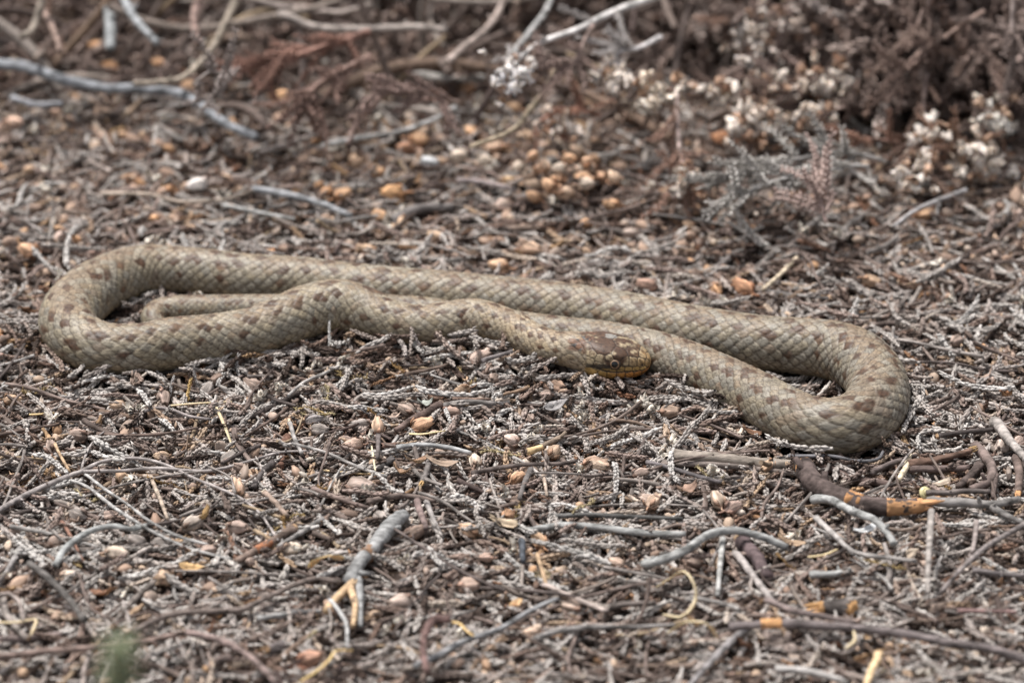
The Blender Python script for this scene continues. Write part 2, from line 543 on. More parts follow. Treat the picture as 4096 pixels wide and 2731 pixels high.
    # brow ridge over the eye, hollow round the eye, nostril
    brow = np.exp(-((ht_ - .57) / .1) ** 2) * np.exp(-((np.abs(hd_) - 55) / 9) ** 2)
    h_head = h_head + brow * .0035
    sock = np.exp(-(((ht_ - .55) * LH) ** 2 + (np.radians(np.abs(hd_) - 77) * Rloc) ** 2) / .0145 ** 2)
    h_head = h_head - sock * .003
    nos = np.exp(-(((ht_ - .9) * LH) ** 2 + (np.radians(np.abs(hd_) - 72) * Rloc) ** 2) / .0036 ** 2)
    h_head = h_head - nos * .004
    h = body_h.copy()
    h[hm] = body_h[hm] * (1 - blend) + h_head * blend
    P2 = P + Nn * h[..., None]

    # ---- colour of the skin
    ri_, bj_ = bi, bj
    rnd1 = hash01(ri_, bj_, np.full_like(ri_, 11.0)); rnd2 = hash01(ri_, bj_, np.full_like(ri_, 17.0)); rnd3 = hash01(ri_, bj_, np.full_like(ri_, 23.0))
    side = np.abs(deg) / 90.0
    warm = np.array([.335, .262, .178]); olive = np.array([.240, .208, .153]); low = np.array([.285, .215, .125]); greyer = np.array([.188, .164, .126])
    ua = np.clip(arc / BODY_LEN, 0, 1)
    along = np.interp(arc, [0, .5, 1.4, 2.4, 3.2, 4.0, BODY_LEN], [0, .25, .55, .7, 1.0, 1.0, .5])[:, None]
    base = olive[None, None] * (1 - along[..., None]) * 1.06 + greyer[None, None] * along[..., None] * 1.12
    k = ((1 - sstep(.2, .75, side)) * .55)[..., None] * (1 - .6 * along[..., None])
    base = base * (1 - k) + warm * k
    k = (sstep(1.0, 1.35, side) * .7)[..., None] * (1 - .5 * along[..., None])
    base = base * (1 - k) + low * k
    neck = (1 - sstep(.05, .55, a2))[..., None] * .65
    base = base * (1 - neck) + warm * 1.12 * neck
    base = base * (.86 + .28 * rnd1)[..., None] * np.stack([1 + .08 * (rnd2 - .5), np.ones_like(rnd2), 1 - .16 * (rnd2 - .5)], -1)
    # blotches: paired on the back, paler rows on the flanks
    bl = np.zeros((n, NV)); blk = np.zeros((n, NV))
    for row, gapj, amp, offs, seed in ((7.0, 2.1, 1.0, 0.0, 1), (12.9, 2.1, 1.0, 1.2, 2), (9.8, 2.7, .8, 2.2, 6), (3.8, 3.1, .62, 2.4, 3), (16.1, 3.1, .62, .7, 4), (1.3, 6.1, .42, .5, 7), (18.4, 6.1, .42, 2.5, 8)):
        kk = np.round((bj_ - offs) / gapj)
        cj = kk * gapj + offs + (hash01(kk, np.full_like(kk, seed)) - .5) * 1.3
        cr = row + (hash01(kk, np.full_like(kk, seed + 40)) - .5) * 1.6
        st = hash01(kk, np.full_like(kk, seed + 80))
        d2 = ((bj_ + bdu * .5 - cj) / .70) ** 2 + ((ri_ + bdv * .5 - cr) / .88) ** 2
        val = np.exp(-d2 * 1.1) * amp * (.45 + .75 * st)
        bl = np.maximum(bl, val)
    bl = bl * (.72 + .5 * rnd3)
    bl = bl * (1 - .1 * along)
    cont = np.clip(1 - .35 * np.hypot(bdu * 1.6, bdv), 0, 1) * (.72 + .56 * vnoise(flatp, 60, 21).reshape(n, NV))
    spot = sstep(.12, .30, bl * cont) * dorsal
    brown = np.array([.070, .034, .018])
    crown = (1 - sstep(.15, .62, side)) * sstep(.42, .62, vnoise(flatp, 26, 31).reshape(n, NV) * .5 + rnd2 * .5)
    base = base * (1 - .5 * crown[..., None]) + np.array([.17, .110, .070]) * (.5 * crown[..., None])
    nz = vnoise(flatp, 90, 3).reshape(n, NV); nz2 = vnoise(flatp, 300, 4).reshape(n, NV)
    mott = np.clip(spot * (.95 + .5 * (nz - .5)), 0, .97)
    base = base * (1 - mott[..., None]) + brown * mott[..., None]
    # black hind or front edge on the darkest scales
    edge = sstep(.40, .66, bdu + .25 * (rnd1 - .5)) * (rnd2 > .4) * sstep(.42, .68, bl) * dorsal * (1 - .6 * along)
    base = base * (1 - .85 * edge[..., None]) + np.array([.018, .016, .016]) * .85 * edge[..., None]
    # single rusty scales
    rust = (sstep(.80, .97, rnd3) * dorsal)[..., None] * .42
    base = base * (1 - rust) + np.array([.20, .128, .078]) * rust
    # pale tip of many scales, mottling
    tip = (sstep(.1, .45, -bdu) * .16 + (nz - .5) * .4 + (nz2 - .5) * .5)[..., None]
    base = base * (1 + tip)
    sc = (seam * (.6 + .3 * rnd1) * (.8 + .35 * sstep(.5, 1.1, side)) * np.where(dorsal, 1, .6))[..., None]
    base = base * (1 - sc) + np.array([.066, .045, .030]) * sc
    # ---- head colours
    col = base
    hc_ = np.zeros(ht_.shape + (3,))
    capb = np.array([.088, .047, .028]); beige = np.array([.37, .29, .185]); gold = np.array([.36, .215, .085]); orange = np.array([.42, .18, .045]); lip = np.array([.46, .29, .10])
    hp = HX.reshape(-1, 3)
    m1 = vnoise(hp, 55, 8).reshape(ht_.shape); m2 = vnoise(hp, 130, 9).reshape(ht_.shape); m3 = vnoise(hp, 330, 10).reshape(ht_.shape)
    prnd = hash01(bk, np.full_like(bk, 3))
    topk = {'par': .80, 'fro': .5, 'sup': .85, 'pre': .6, 'int': .35, 'ros': .1, 'nas': .25, 'lor': .2, 'prc': .35, 'poc': .25, 'tem': .15, 'lab': 0, 'low': 0, 'chi': 0, 'nuc': .7}
    kb = np.vectorize(topk.get, otypes=[float])(kinds)
    kb = np.clip(kb + (m1 - .5) * 1.3 + (m2 - .5) * .9, 0, 1); kb = sstep(.22, .62, kb)
    hc_ = beige * (1 - kb[..., None]) + capb * kb[..., None]
    snout = sstep(.70, .98, ht_ + .12 * (np.abs(hd_) > 50) - .04)[..., None] * .8
    hc_ = hc_ * (1 - snout) + (gold * (.75 + .5 * m2[..., None])) * snout
    islab = np.isin(kinds, ['lab'])[..., None]; islow = np.isin(kinds, ['low', 'chi'])[..., None]
    hc_ = np.where(islab, lip * (.7 + .5 * m1[..., None]), hc_)
    hc_ = np.where(islow, (orange * sstep(.3, .8, ht_)[..., None] + lip * .9 * (1 - sstep(.3, .8, ht_)[..., None])) * (.7 + .55 * m1[..., None]), hc_)
    # pale worn patch on the crown
    wp = np.exp(-(((ht_ - .43) * LH / .017) ** 2 + (np.radians(hd_ + 12) * .05 / .010) ** 2))
    wpk = (sstep(.4, .6, wp + (m2 - .5) * .5))[..., None]
    hc_ = hc_ * (1 - wpk) + np.array([.27, .25, .225]) * wpk
    # dark stripe from the eye to the corner of the mouth
    strl = 86 + (.5 - ht_) * 34
    st = (1 - sstep(5.0, 9.0, np.abs(np.abs(hd_) - strl) + (m2 - .5) * 5)) * sstep(.1, .2, ht_) * (1 - sstep(.50, .56, ht_)) * np.clip(.55 + 1.1 * m1, 0, 1)
    st2 = (1 - sstep(2, 5, np.abs(np.abs(hd_) - 80))) * sstep(.59, .62, ht_) * (1 - sstep(.72, .92, ht_)) * .8
    under = np.exp(-(((ht_ - .56) * LH / .019) ** 2 + (np.radians(np.abs(hd_) - 93) * .055 / .0045) ** 2)) * .95
    dk = np.clip(np.maximum(np.maximum(st, st2), under), 0, 1)[..., None] * .93
    hc_ = hc_ * (1 - dk) + np.array([.022, .017, .013]) * dk
    hc_ = hc_ * (.62 + .50 * m3 + .26 * prnd)[..., None]
    # speckles
    spk = (sstep(.66, .74, m3 * .6 + m2 * .4))[..., None] * .45
    hc_ = hc_ * (1 - spk) + np.array([.06, .04, .025]) * spk
    ln = np.clip(hseam * .95 + mouth, 0, 1)[..., None]
    hc_ = hc_ * (1 - ln) + np.array([.030, .020, .014]) * ln
    nk = np.clip(nos * 1.2, 0, 1)[..., None]
    hc_ = hc_ * (1 - nk) + np.array([.02, .012, .01]) * nk
    blc = blend[..., None]
    col[hm] = col[hm] * (1 - blc) + hc_ * blc
    # rusty collar behind the crown
    cx = a2 / LH + np.where(ish[:, None], 0, 0)
    tt_ = np.where(ish[:, None], t2, -a2 / LH)
    cen = np.where(np.abs(deg) > 25, .06, .13)
    col_m = (1 - sstep(.055, .10, np.abs(tt_ - cen) + (rnd3 - .5) * .06)) * (1 - sstep(58, 70, np.abs(deg))) * sstep(8, 14, np.abs(deg) + 6 * (tt_ > .1))
    cm = (col_m * .9)[..., None]
    rusty = np.array([.135, .068, .040]) * (.7 + .6 * rnd1)[..., None]
    rusty = np.where(((rnd2 > .55) & (bdu > .34 + .2 * rnd1))[..., None], np.array([.02, .018, .02]), rusty)
    rusty = rusty * (1 - seam[..., None] * .7)
    col = col * (1 - cm) + rusty * cm
    col = np.clip(col, .006, .8)

    # ---- mesh
    V = P2.reshape(-1, 3)
    idx = np.arange(n * NV).reshape(n, NV)
    f = np.stack([idx[:-1], np.roll(idx, -1, 1)[:-1], np.roll(idx, -1, 1)[1:], idx[1:]], -1).reshape(-1, 4)
    caps = [list(idx[0]), list(idx[-1][::-1])]
    org = np.array([HEAD_B[0], HEAD_B[1], 0])
    me = bpy.data.meshes.new('snake')
    nf = len(f)
    me.vertices.add(len(V)); me.vertices.foreach_set('co', (V - org).astype(np.float32).ravel())
    loops = np.concatenate([f[:, ::-1].ravel(), np.array(caps[0]), np.array(caps[1])]).astype(np.int32)
    me.loops.add(len(loops)); me.loops.foreach_set('vertex_index', loops)
    me.polygons.add(nf + 2)
    ls = np.concatenate([np.arange(nf) * 4, [nf * 4, nf * 4 + NV]]).astype(np.int32)
    me.polygons.foreach_set('loop_start', ls)
    me.polygons.foreach_set('use_smooth', np.ones(nf + 2, bool))
    me.update(calc_edges=True); me.validate()
    ca = me.color_attributes.new('skin', 'FLOAT_COLOR', 'POINT')
    rgba = np.ones((len(V), 4), np.float32); rgba[:, :3] = col.reshape(-1, 3)
    ca.data.foreach_set('color', rgba.ravel())
    uvw = me.attributes.new('along', 'FLOAT_VECTOR', 'POINT')
    arcv = np.zeros((len(V), 3), np.float32)
    arcv[:, 0] = a2.ravel(); arcv[:, 1] = (ph * np.maximum((W + HT) / 2, .01)[:, None]).ravel(); arcv[:, 2] = ish.repeat(NV)
    uvw.data.foreach_set('vector', arcv.ravel())
    m, N, L, Bs = new_mat('snake_skin')
    at = N.new('ShaderNodeAttribute'); at.attribute_name = 'skin'
    al = N.new('ShaderNodeAttribute'); al.attribute_name = 'along'
    mp = N.new('ShaderNodeMapping'); mp.inputs['Scale'].default_value = (110, 210, 1)
    L.new(al.outputs['Vector'], mp.inputs[0])
    nz = N.new('ShaderNodeTexNoise'); nz.inputs['Scale'].default_value = 1; nz.inputs['Detail'].default_value = 3; nz.inputs['Roughness'].default_value = .65
    L.new(mp.outputs[0], nz.inputs['Vector'])
    rp = ramp_node(N, [(.40, (.30, .27, .25)), (.50, (.98, .98, .98)), (.7, (1.2, 1.2, 1.18))]); L.new(nz.outputs['Fac'], rp.inputs[0])
    c = mixc(N, L, 'MULTIPLY', .6, at.outputs['Color'], rp.outputs[0])
    L.new(c, Bs.inputs['Base Color'])
    Bs.inputs['Roughness'].default_value = .5
    Bs.inputs['Specular IOR Level'].default_value = .35
    bp = N.new('ShaderNodeBump'); bp.inputs['Strength'].default_value = .25; bp.inputs['Distance'].default_value = .002
    L.new(nz.outputs['Fac'], bp.inputs['Height']); L.new(bp.outputs[0], Bs.inputs['Normal'])
    me.materials.append(m)
    sn = link('snake', me, loc=org)
    tag(sn, 'olive brown smooth snake with dark blotches lying in loops on dry heather litter', 'snake')
    # ---- eyes
    def mat_plain(name, c, ro, coat=0):
        m, N, L, B = new_mat(name)
        B.inputs['Base Color'].default_value = (*c, 1); B.inputs['Roughness'].default_value = ro; B.inputs['Coat Weight'].default_value = coat
        B.inputs['Coat Roughness'].default_value = .04
        return m
    m_ring = mat_plain('eye_rim_skin', (.05, .032, .022), .4)
    m_pup = mat_plain('pupil', (.003, .003, .003), .22, .15)
    mi, N, L, B = new_mat('iris')
    tcn = N.new('ShaderNodeTexCoord'); nzz = N.new('ShaderNodeTexNoise'); nzz.inputs['Scale'].default_value = 260; L.new(tcn.outputs['Object'], nzz.inputs['Vector'])
    rr2 = ramp_node(N, [(.3, (.12, .066, .033)), (.7, (.30, .18, .10))]); L.new(nzz.outputs['Fac'], rr2.inputs[0]); L.new(rr2.outputs[0], B.inputs['Base Color'])
    B.inputs['Roughness'].default_value = .3; B.inputs['Coat Weight'].default_value = .4; B.inputs['Coat Roughness'].default_value = .03
    ih = int(np.argmin(np.abs(t - .55)))
    def cap_mesh(R, ang0, ang1, lift, name, mat):
        """ring of a sphere of radius R between two polar angles about +x"""
        mb = MB(); rings, seg = 10, 28
        pol = np.linspace(math.radians(ang0), math.radians(ang1), rings)
        vs = []
        for p in pol:
            for q in np.linspace(0, 2 * np.pi, seg, endpoint=False):
                vs.append(((R + lift) * math.cos(p), (R + lift) * math.sin(p) * math.cos(q), (R + lift) * math.sin(p) * math.sin(q)))
        fs = [(i * seg + j, i * seg + (j + 1) % seg, (i + 1) * seg + (j + 1) % seg, (i + 1) * seg + j) for i in range(rings - 1) for j in range(seg)]
        fs = [tuple(reversed(q)) for q in fs]
        mb.add(vs, fs)
        return mb.mesh(name, mat)
    ER = .0149
    for sgn in (1, -1):
        jv = int(np.argmin(np.abs(deg[0] - sgn * 76)))
        pos = P[ih, jv]; nn = S[ih] * sgn * .97 + U[ih] * .25
        nn = nn / np.linalg.norm(nn)
        x = Vector(nn); z = Vector(F[ih]) ; z = (z - x * z.dot(x)).normalized(); y = z.cross(x)
        M = Matrix((x, y, z)).transposed().to_4x4()
        M.translation = Vector(pos - org - nn * .0099)
        eye = link('eye', cap_mesh(ER, 0.5, 150, 0, 'eyeball', m_ring), sn); eye.matrix_local = M
        link('iris', cap_mesh(ER, 27, 41, .00035, 'iris', mi), eye)
        link('pupil', cap_mesh(ER, 0.3, 28, .0006, 'pupil', m_pup), eye)
    return sn


SNAKE = build_snake()


# ------------------------------------------------------------------ pieces of the litter: meshes
def sprig_mesh(name, mat, length, nodes, leaf=.0235, width=.0041, bend=.25, seed=0, stem_r=.0034, taper=.7, open_=.21):
    rg = np.random.default_rng(seed)
    mb = MB()
    a, b = rg.uniform(-bend, bend, 2)
    def pt(u):
        x = length * (u - .5)
        return np.array([x, length * (a * (u - .5) ** 2 * 2 + .12 * b * math.sin(u * 5)), length * b * .5 * ((u - .5) ** 2)])
    path = np.array([pt(u) for u in np.linspace(0, 1, 9)])
    V, F, C = tube_geo(path, np.linspace(stem_r, stem_r * .5, 9), 4)
    mb.add(V, F)
    for k in range(nodes):
        u = (k + .4) / nodes
        p = pt(u); t = pt(min(u + .02, 1.02)) - p; t /= np.linalg.norm(t)
        s = np.cross(t, [0, 0, 1]); s /= np.linalg.norm(s); w = np.cross(s, t)
        tw = (k % 2) * math.pi / 2 + rg.normal(0, .15) + .35
        for side in (0, 1):
            if rg.random() < .07:
                continue
            an = tw + side * math.pi
            out = s * math.cos(an) + w * math.sin(an)
            L = leaf * (1 - (1 - taper) * u) * rg.uniform(.85, 1.15)
            op = open_ + rg.normal(0, .1)
            d = t * math.cos(op) + out * math.sin(op)
            e = np.cross(d, out); e /= np.linalg.norm(e); g = np.cross(e, d)
            W_ = width * rg.uniform(.85, 1.2) * (1 - .3 * u)
            o = p + out * stem_r * .5
            vs = [o, o + d * L * .5 + e * W_, o + d * L * .45 - g * W_ * .9, o + d * L * .5 - e * W_, o + d * L * .45 + g * W_ * .7, o + d * L + out * L * -.08]
            mb.add(vs, [(0, 1, 2), (0, 2, 3), (0, 3, 4), (0, 4, 1), (5, 2, 1), (5, 3, 2), (5, 4, 3), (5, 1, 4)])
    return mb.mesh(name, mat)


def twig_mesh(name, mat, length, rad, bend=.2, seed=0, sides=6, rings=8, snag=True):
    rg = np.random.default_rng(seed)
    u = np.linspace(0, 1, rings)
    a, b, c = rg.uniform(-bend, bend, 3)
    path = np.column_stack([length * (u - .5), length * (a * (u - .5) ** 2 * 2 + .1 * c * np.sin(u * 7)), length * .4 * b * (u - .5) ** 2])
    mb = MB()
    V, F, C = tube_geo(path, rad * np.linspace(1.1, .8, rings), sides, .22, rg)
    mb.add(V, F); mb.add(V, C)
    if snag and length > .08:
        for _ in range(rg.integers(1, 3)):
            k = rg.integers(1, rings - 1)
            d = np.array([rg.uniform(.3, 1), rg.uniform(-1, 1), rg.uniform(0, .8)]); d /= np.linalg.norm(d)
            V, F, C = tube_geo(np.array([path[k], path[k] + d * rad * rg.uniform(2, 5)]), [rad * .5, rad * .35], 5)
            mb.add(V, F + C)
    return mb.mesh(name, mat)


def crumb_mesh(name, mat, size, seed):
    rg = np.random.default_rng(seed)
    import bmesh
    bm = bmesh.new(); bmesh.ops.create_icosphere(bm, subdivisions=1, radius=size)
    sc = rg.uniform(.4, 1.3, 3)
    sc[0] *= 1.4
    for v in bm.verts:
        v.co = Vector(v.co * (1 + rg.uniform(-.35, .35))) * 1.0
        v.co = Vector((v.co.x * sc[0], v.co.y * sc[1], v.co.z * sc[2] * .6))
    me = bpy.data.meshes.new(name); bm.to_mesh(me); bm.free(); me.materials.append(mat)
    return me


def flake_mesh(name, mat, L, W_, seed, curl=.5):
    """a curled scrap of bark or leaf, with thickness"""
    rg = np.random.default_rng(seed)
    nu, nv = 6, 4
    top, bot = [], []
    cu = rg.uniform(-curl, curl); cv = rg.uniform(.2, .9)
    prof = [.35, .8, 1, .95, .7, .2]
    for i in range(nu):
        for j in range(nv):
            x = (i / (nu - 1) - .5 + rg.normal(0, .05)) * L; yy = (j / (nv - 1) - .5)
            y = yy * W_ * prof[i] * rg.uniform(.7, 1.2) + rg.normal(0, W_ * .04)
            z = cu * x * x / L * 2 + cv * yy * yy * W_ * 1.5 + rg.normal(0, W_ * .09)
            top.append((x, y, z)); bot.append((x, y, z - .0012))
    mb = MB()
    n = nu * nv
    f = []
    for i in range(nu - 1):
        for j in range(nv - 1):
            a, b, c, d = i * nv + j, i * nv + j + 1, (i + 1) * nv + j + 1, (i + 1) * nv + j
            f.append((a, d, c, b)); f.append((a + n, b + n, c + n, d + n))
    rim = [j for j in range(nv)] + [i * nv + nv - 1 for i in range(1, nu)] + [(nu - 1) * nv + j for j in range(nv - 2, -1, -1)] + [i * nv for i in range(nu - 2, 0, -1)]
    for k in range(len(rim)):
        a, b = rim[k], rim[(k + 1) % len(rim)]
        f.append((a, b, b + n, a + n))
    mb.add(top + bot, f)
    return mb.mesh(name, mat)


def capsule_mesh(name, mat, L=.05, R=.019, seed=0, seg=15, open_=.35, ribs=.1, rings=9):
    """dry bell-shaped bud: swollen body, ribbed sides, torn narrow mouth at +x"""
    rg = np.random.default_rng(seed)
    us = np.linspace(0, 1, rings)
    prof = np.interp(us, [0, .06, .2, .45, .65, .85, 1], [.18, .55, .88, 1.0, .9, .58, open_])
    vs = []
    ph = rg.uniform(0, 6)
    sq = rg.uniform(.8, 1.0)
    for i, u in enumerate(us):
        for j in range(seg):
            a = 2 * math.pi * j / seg + u * .35
            rr_ = R * prof[i] * (1 + ribs * (math.cos(a * 5 + ph) * .6 + rg.normal(0, .35)) * (.4 + u))
            x = L * u + (L * .13 * rg.uniform(-.6, 1) if i == rings - 1 else 0)
            vs.append((x - L * .45, rr_ * math.cos(a), rr_ * math.sin(a) * sq))
    fs = [(i * seg + j, i * seg + (j + 1) % seg, (i + 1) * seg + (j + 1) % seg, (i + 1) * seg + j) for i in range(rings - 1) for j in range(seg)]
    fs = [tuple(reversed(f)) for f in fs]
    # dark hollow inside the mouth
    c0 = len(vs); vs.append((L * .3, 0, 0))
    fs += [((rings - 1) * seg + j, c0, (rings - 1) * seg + (j + 1) % seg) for j in range(seg)]
    b0 = len(vs); vs.append((-L * .46, 0, 0))
    fs += [(b0, j, (j + 1) % seg) for j in range(seg)]
    mb = MB(); mb.add(vs, fs)
    return mb.mesh(name, mat)


def calyx_mesh(name, mat, L=.05, R=.019, seed=0, stalk=True):
    """papery sepals clasping the base of a bud, and its short stalk"""
    rg = np.random.default_rng(seed + 50)
    mb = MB()
    for k in range(4):
        a = k * math.pi / 2 + rg.uniform(-.3, .3); ln = L * rg.uniform(.3, .5); wd = R * .42
        o = np.array([-L * .46, 0, 0]); out = np.array([0, math.cos(a), math.sin(a)]); sd_ = np.array([0, -math.sin(a), math.cos(a)])
        p1 = o + out * R * 1.0 + np.array([ln * .3, 0, 0]); p2 = o + out * R * rg.uniform(1.05, 1.5) + np.array([ln, 0, 0])
        vs = [o + out * R * .3, p1 + sd_ * wd, p1 - sd_ * wd, p2, o + out * R * .15 - np.array([.002, 0, 0]), p1 + out * .0015]
        mb.add(vs, [(0, 2, 1), (1, 2, 3), (0, 1, 5), (0, 5, 2), (5, 1, 3), (5, 3, 2)])
    if stalk:
        V, F, C = tube_geo(np.array([[-L * .44, 0, 0], [-L * .62, 0, rg.uniform(-.004, .004)], [-L * rg.uniform(.75, .95), rg.uniform(-.006, .006), -.004]]), [.0028, .0022, .0018], 5)
        mb.add(V, F + C)
    return mb.mesh(name, mat)


def blossom_mesh(name, mat, size, seed, lobes=4, dense=5):
    """small papery heather flower: overlapping blunt lobes round a throat"""
    rg = np.random.default_rng(seed)
    mb = MB(); seg = 8; rings = 5
    for k in range(lobes + 1):
        a = 2 * math.pi * k / lobes + rg.uniform(-.4, .4)
        d = np.array([.7 + rg.uniform(-.5, .5), math.cos(a) * .8, math.sin(a) * .8]); d /= np.linalg.norm(d)
        s = np.cross(d, [1, .1, 0]); s /= np.linalg.norm(s); w = np.cross(s, d)
        L = size * rg.uniform(.55, .95); R = size * rg.uniform(.24, .36); o = rg.normal(0, size * .12, 3)
        vs = []
        for i in range(rings):
            u = i / (rings - 1); pr = [.25, .85, 1.0, .85, 1.05][i]
            for j in range(seg):
                b = 2 * math.pi * j / seg
                jag = (rg.uniform(-.28, .3) + (.12 if j % 2 else -.12)) * L if i == rings - 1 else 0
                q = o + d * (L * u + jag) + (s * math.cos(b) + w * math.sin(b) * .8) * R * pr * rg.uniform(.82, 1.15)
                vs.append(q)
        fs = [(i * seg + j, i * seg + (j + 1) % seg, (i + 1) * seg + (j + 1) % seg, (i + 1) * seg + j) for i in range(rings - 1) for j in range(seg)]
        fs += [tuple(range(seg))[::-1]]
        mb.add(vs, fs)
        for q in range(2):                      # a thread-like scale beside each bell
            e = d + rg.normal(0, .5, 3); e /= np.linalg.norm(e)
            mb.add([o, o + s * size * .05, o + e * L * .9, o + w * size * .05], [(0, 1, 2), (1, 3, 2), (3, 0, 2)])
    return mb.mesh(name, mat)


def moss_mesh(name, mat, L, seed):
    rg = np.random.default_rng(seed)
    mb = MB(); u = np.linspace(0, 1, 12)
    path = np.column_stack([L * (u - .5), L * .25 * np.sin(u * 3.5 + rg.uniform(0, 3)), L * .12 * np.sin(u * 2.5)])
    V, F, C = tube_geo(path, [.002] * 12, 4); mb.add(V, F)
    for i in range(90):
        p = path[rg.integers(0, 12)] + rg.normal(0, .0012, 3)
        d = rg.normal(0, 1, 3); d[0] += 1.0; d /= np.linalg.norm(d)
        s = np.cross(d, rg.normal(0, 1, 3)); s /= np.linalg.norm(s)
        l = rg.uniform(.007, .015)
        mb.add([p + s * .0016, p - s * .0016, p + d * l, p + d * l * .4 + np.cross(d, s) * .0014], [(0, 1, 2), (0, 2, 3), (1, 3, 2), (0, 3, 1)])
    return mb.mesh(name, mat)


# ------------------------------------------------------------------ scatter of what nobody could count
def variants(name, meshes):
    c = bpy.data.collections.new(name)
    for i, me in enumerate(meshes):
        o = bpy.data.objects.new(f'{name}_source', me)
        c.objects.link(o)
    return c


def scatter(name, coll, nvar, pos, rot, scl):
    me = bpy.data.meshes.new(name)
    me.vertices.add(len(pos)); me.vertices.foreach_set('co', np.asarray(pos, np.float32).ravel())
    a = me.attributes.new('rot', 'FLOAT_VECTOR', 'POINT'); a.data.foreach_set('vector', np.asarray(rot, np.float32).ravel())
    a = me.attributes.new('scl', 'FLOAT', 'POINT'); a.data.foreach_set('value', np.asarray(scl, np.float32))
    a = me.attributes.new('idx', 'INT', 'POINT'); a.data.foreach_set('value', RNG.integers(0, nvar, len(pos)).astype(np.int32))
    ob = link(name, me); ob['kind'] = 'stuff'
    ng = bpy.data.node_groups.new(name, 'GeometryNodeTree')
    ng.interface.new_socket('Geometry', in_out='INPUT', socket_type='NodeSocketGeometry')
    ng.interface.new_socket('Geometry', in_out='OUTPUT', socket_type='NodeSocketGeometry')
    N, L = ng.nodes, ng.links
    gi, go = N.new('NodeGroupInput'), N.new('NodeGroupOutput')
    ip = N.new('GeometryNodeInstanceOnPoints'); ci = N.new('GeometryNodeCollectionInfo')
    ci.inputs['Collection'].default_value = coll; ci.inputs['Separate Children'].default_value = True; ci.inputs['Reset Children'].default_value = True
    ip.inputs['Pick Instance'].default_value = True
    def na(nm, ty):
        n = N.new('GeometryNodeInputNamedAttribute'); n.data_type = ty; n.inputs['Name'].default_value = nm
        return n.outputs['Attribute']
    e2r = N.new('FunctionNodeEulerToRotation')
    L.new(na('rot', 'FLOAT_VECTOR'), e2r.inputs[0]); L.new(e2r.outputs[0], ip.inputs['Rotation'])
    L.new(na('scl', 'FLOAT'), ip.inputs['Scale']); L.new(na('idx', 'INT'), ip.inputs['Instance Index'])
    L.new(gi.outputs[0], ip.inputs['Points']); L.new(ci.outputs[0], ip.inputs['Instance']); L.new(ip.outputs[0], go.inputs[0])
    md = ob.modifiers.new('scatter', 'NODES'); md.node_group = ng
    return ob


def field(n, x0=-1.75, x1=1.75, y0=-1.95, y1=2.9, clear=.9, weight=None):
    """n places on the ground, none of them under the snake"""
    out = []
    tot = 0
    while tot < n:
        q = np.column_stack([RNG.uniform(x0, x1, n), RNG.uniform(y0, y1, n)])
        d, r, z = near_snake(q)
        keep = d > -r * (1 - clear)
        if weight is not None:
            keep &= RNG.random(n) < weight(q)
        q = q[keep]
        out.append(q); tot += len(q)
    q = np.vstack(out)[:n]
    return q, ground_z(q)


def under(q, z):
    """keep pieces close to the snake below its rounded flank"""
    d, r, zc = near_snake(q)
    off = np.clip(1 + d / r, 0, .999)
    top = zc - r * np.sqrt(1 - off ** 2) - .012
    return np.where(d < 0, np.minimum(z, top), z)


def clump(q, f=3.2, seed=9, lo=.25):
    v = vnoise(np.column_stack([q, q[:, :1] * 0]), f, seed) * .6 + vnoise(np.column_stack([q, q[:, :1] * 0]), f * 2.7, seed + 1) * .4
    return lo + (1 - lo) * sstep(.32, .66, v)


def behind_body(q):
    out = np.zeros(len(q), bool)
    A = ALLP[::3]
    for a in range(0, len(q), 20000):
        p = q[a:a + 20000]
        out[a:a + 20000] = ((np.abs(p[:, 0:1] - A[None, :, 0]) < .03) & (A[None, :, 1] < p[:, 1:2])).any(1)
    return out


def bank(q):
    d = near_snake(q)[0]
    d = np.where(behind_body(q), 9.0, d)
    hd = np.hypot(q[:, 0] - HEAD_B[0] - .1, q[:, 1] - HEAD_B[1] + .03)
    return .030 * np.exp(-((d - .012) / .030) ** 2) - .016 * np.exp(-(hd / .13) ** 2)


def lie(n, tilt=.22):
    return np.column_stack([RNG.uniform(0, 6.28, n), RNG.normal(0, tilt, n), RNG.uniform(0, 6.28, n)])


def back(q):       # 0 in front, 1 in the brown litter at the back
    return sstep(.15, 1.1, q[:, 1] + .25 * vnoise(np.column_stack([q, q[:, :1] * 0]), 2.2, 5) - .1)


SPRIGS = [sprig_mesh('sprig', M_SPRIG, L, n, seed=i, bend=bd) for i, (L, n, bd) in enumerate(((.08, 13, .2), (.10, 16, .3), (.12, 19, .35), (.07, 11, .15), (.11, 17, .45), (.09, 14, .6), (.145, 23, .25), (.06, 10, .25)))]
SPRIGSB = []
for me in SPRIGS:
    m2 = me.copy(); m2.materials.clear(); m2.materials.append(M_SPRIGB); SPRIGSB.append(m2)
C_SPRIG = variants('sprig', SPRIGS); C_SPRIGB = variants('brown_sprig', SPRIGSB)
C_TWIG = variants('bit', [twig_mesh('bit', M_TWIGR, L, r, bend=b, seed=i) for i, (L, r, b) in enumerate(((.10, .0034, .2), (.06, .0032, .2), (.16, .0032, .4), (.22, .0038, .35), (.05, .005, .1), (.12, .0024, .5), (.08, .0058, .15), (.14, .0045, .25)))])
C_CRUMB = variants('crumb', [crumb_mesh('crumb', M_CRUMB, s, i) for i, s in enumerate((.008, .011, .014, .009, .012, .017))])
C_FLAKE = variants('flake', [flake_mesh('flake', M_FLAKE, L, w, i) for i, (L, w) in enumerate(((.04, .02), (.06, .018), (.03, .02), (.05, .028), (.035, .014)))])
C_CAPS = variants('bud', [capsule_mesh('bud', M_CAPSR, .034 + .006 * i, .012 + .002 * i, i, seg=10, rings=7) for i in range(4)])


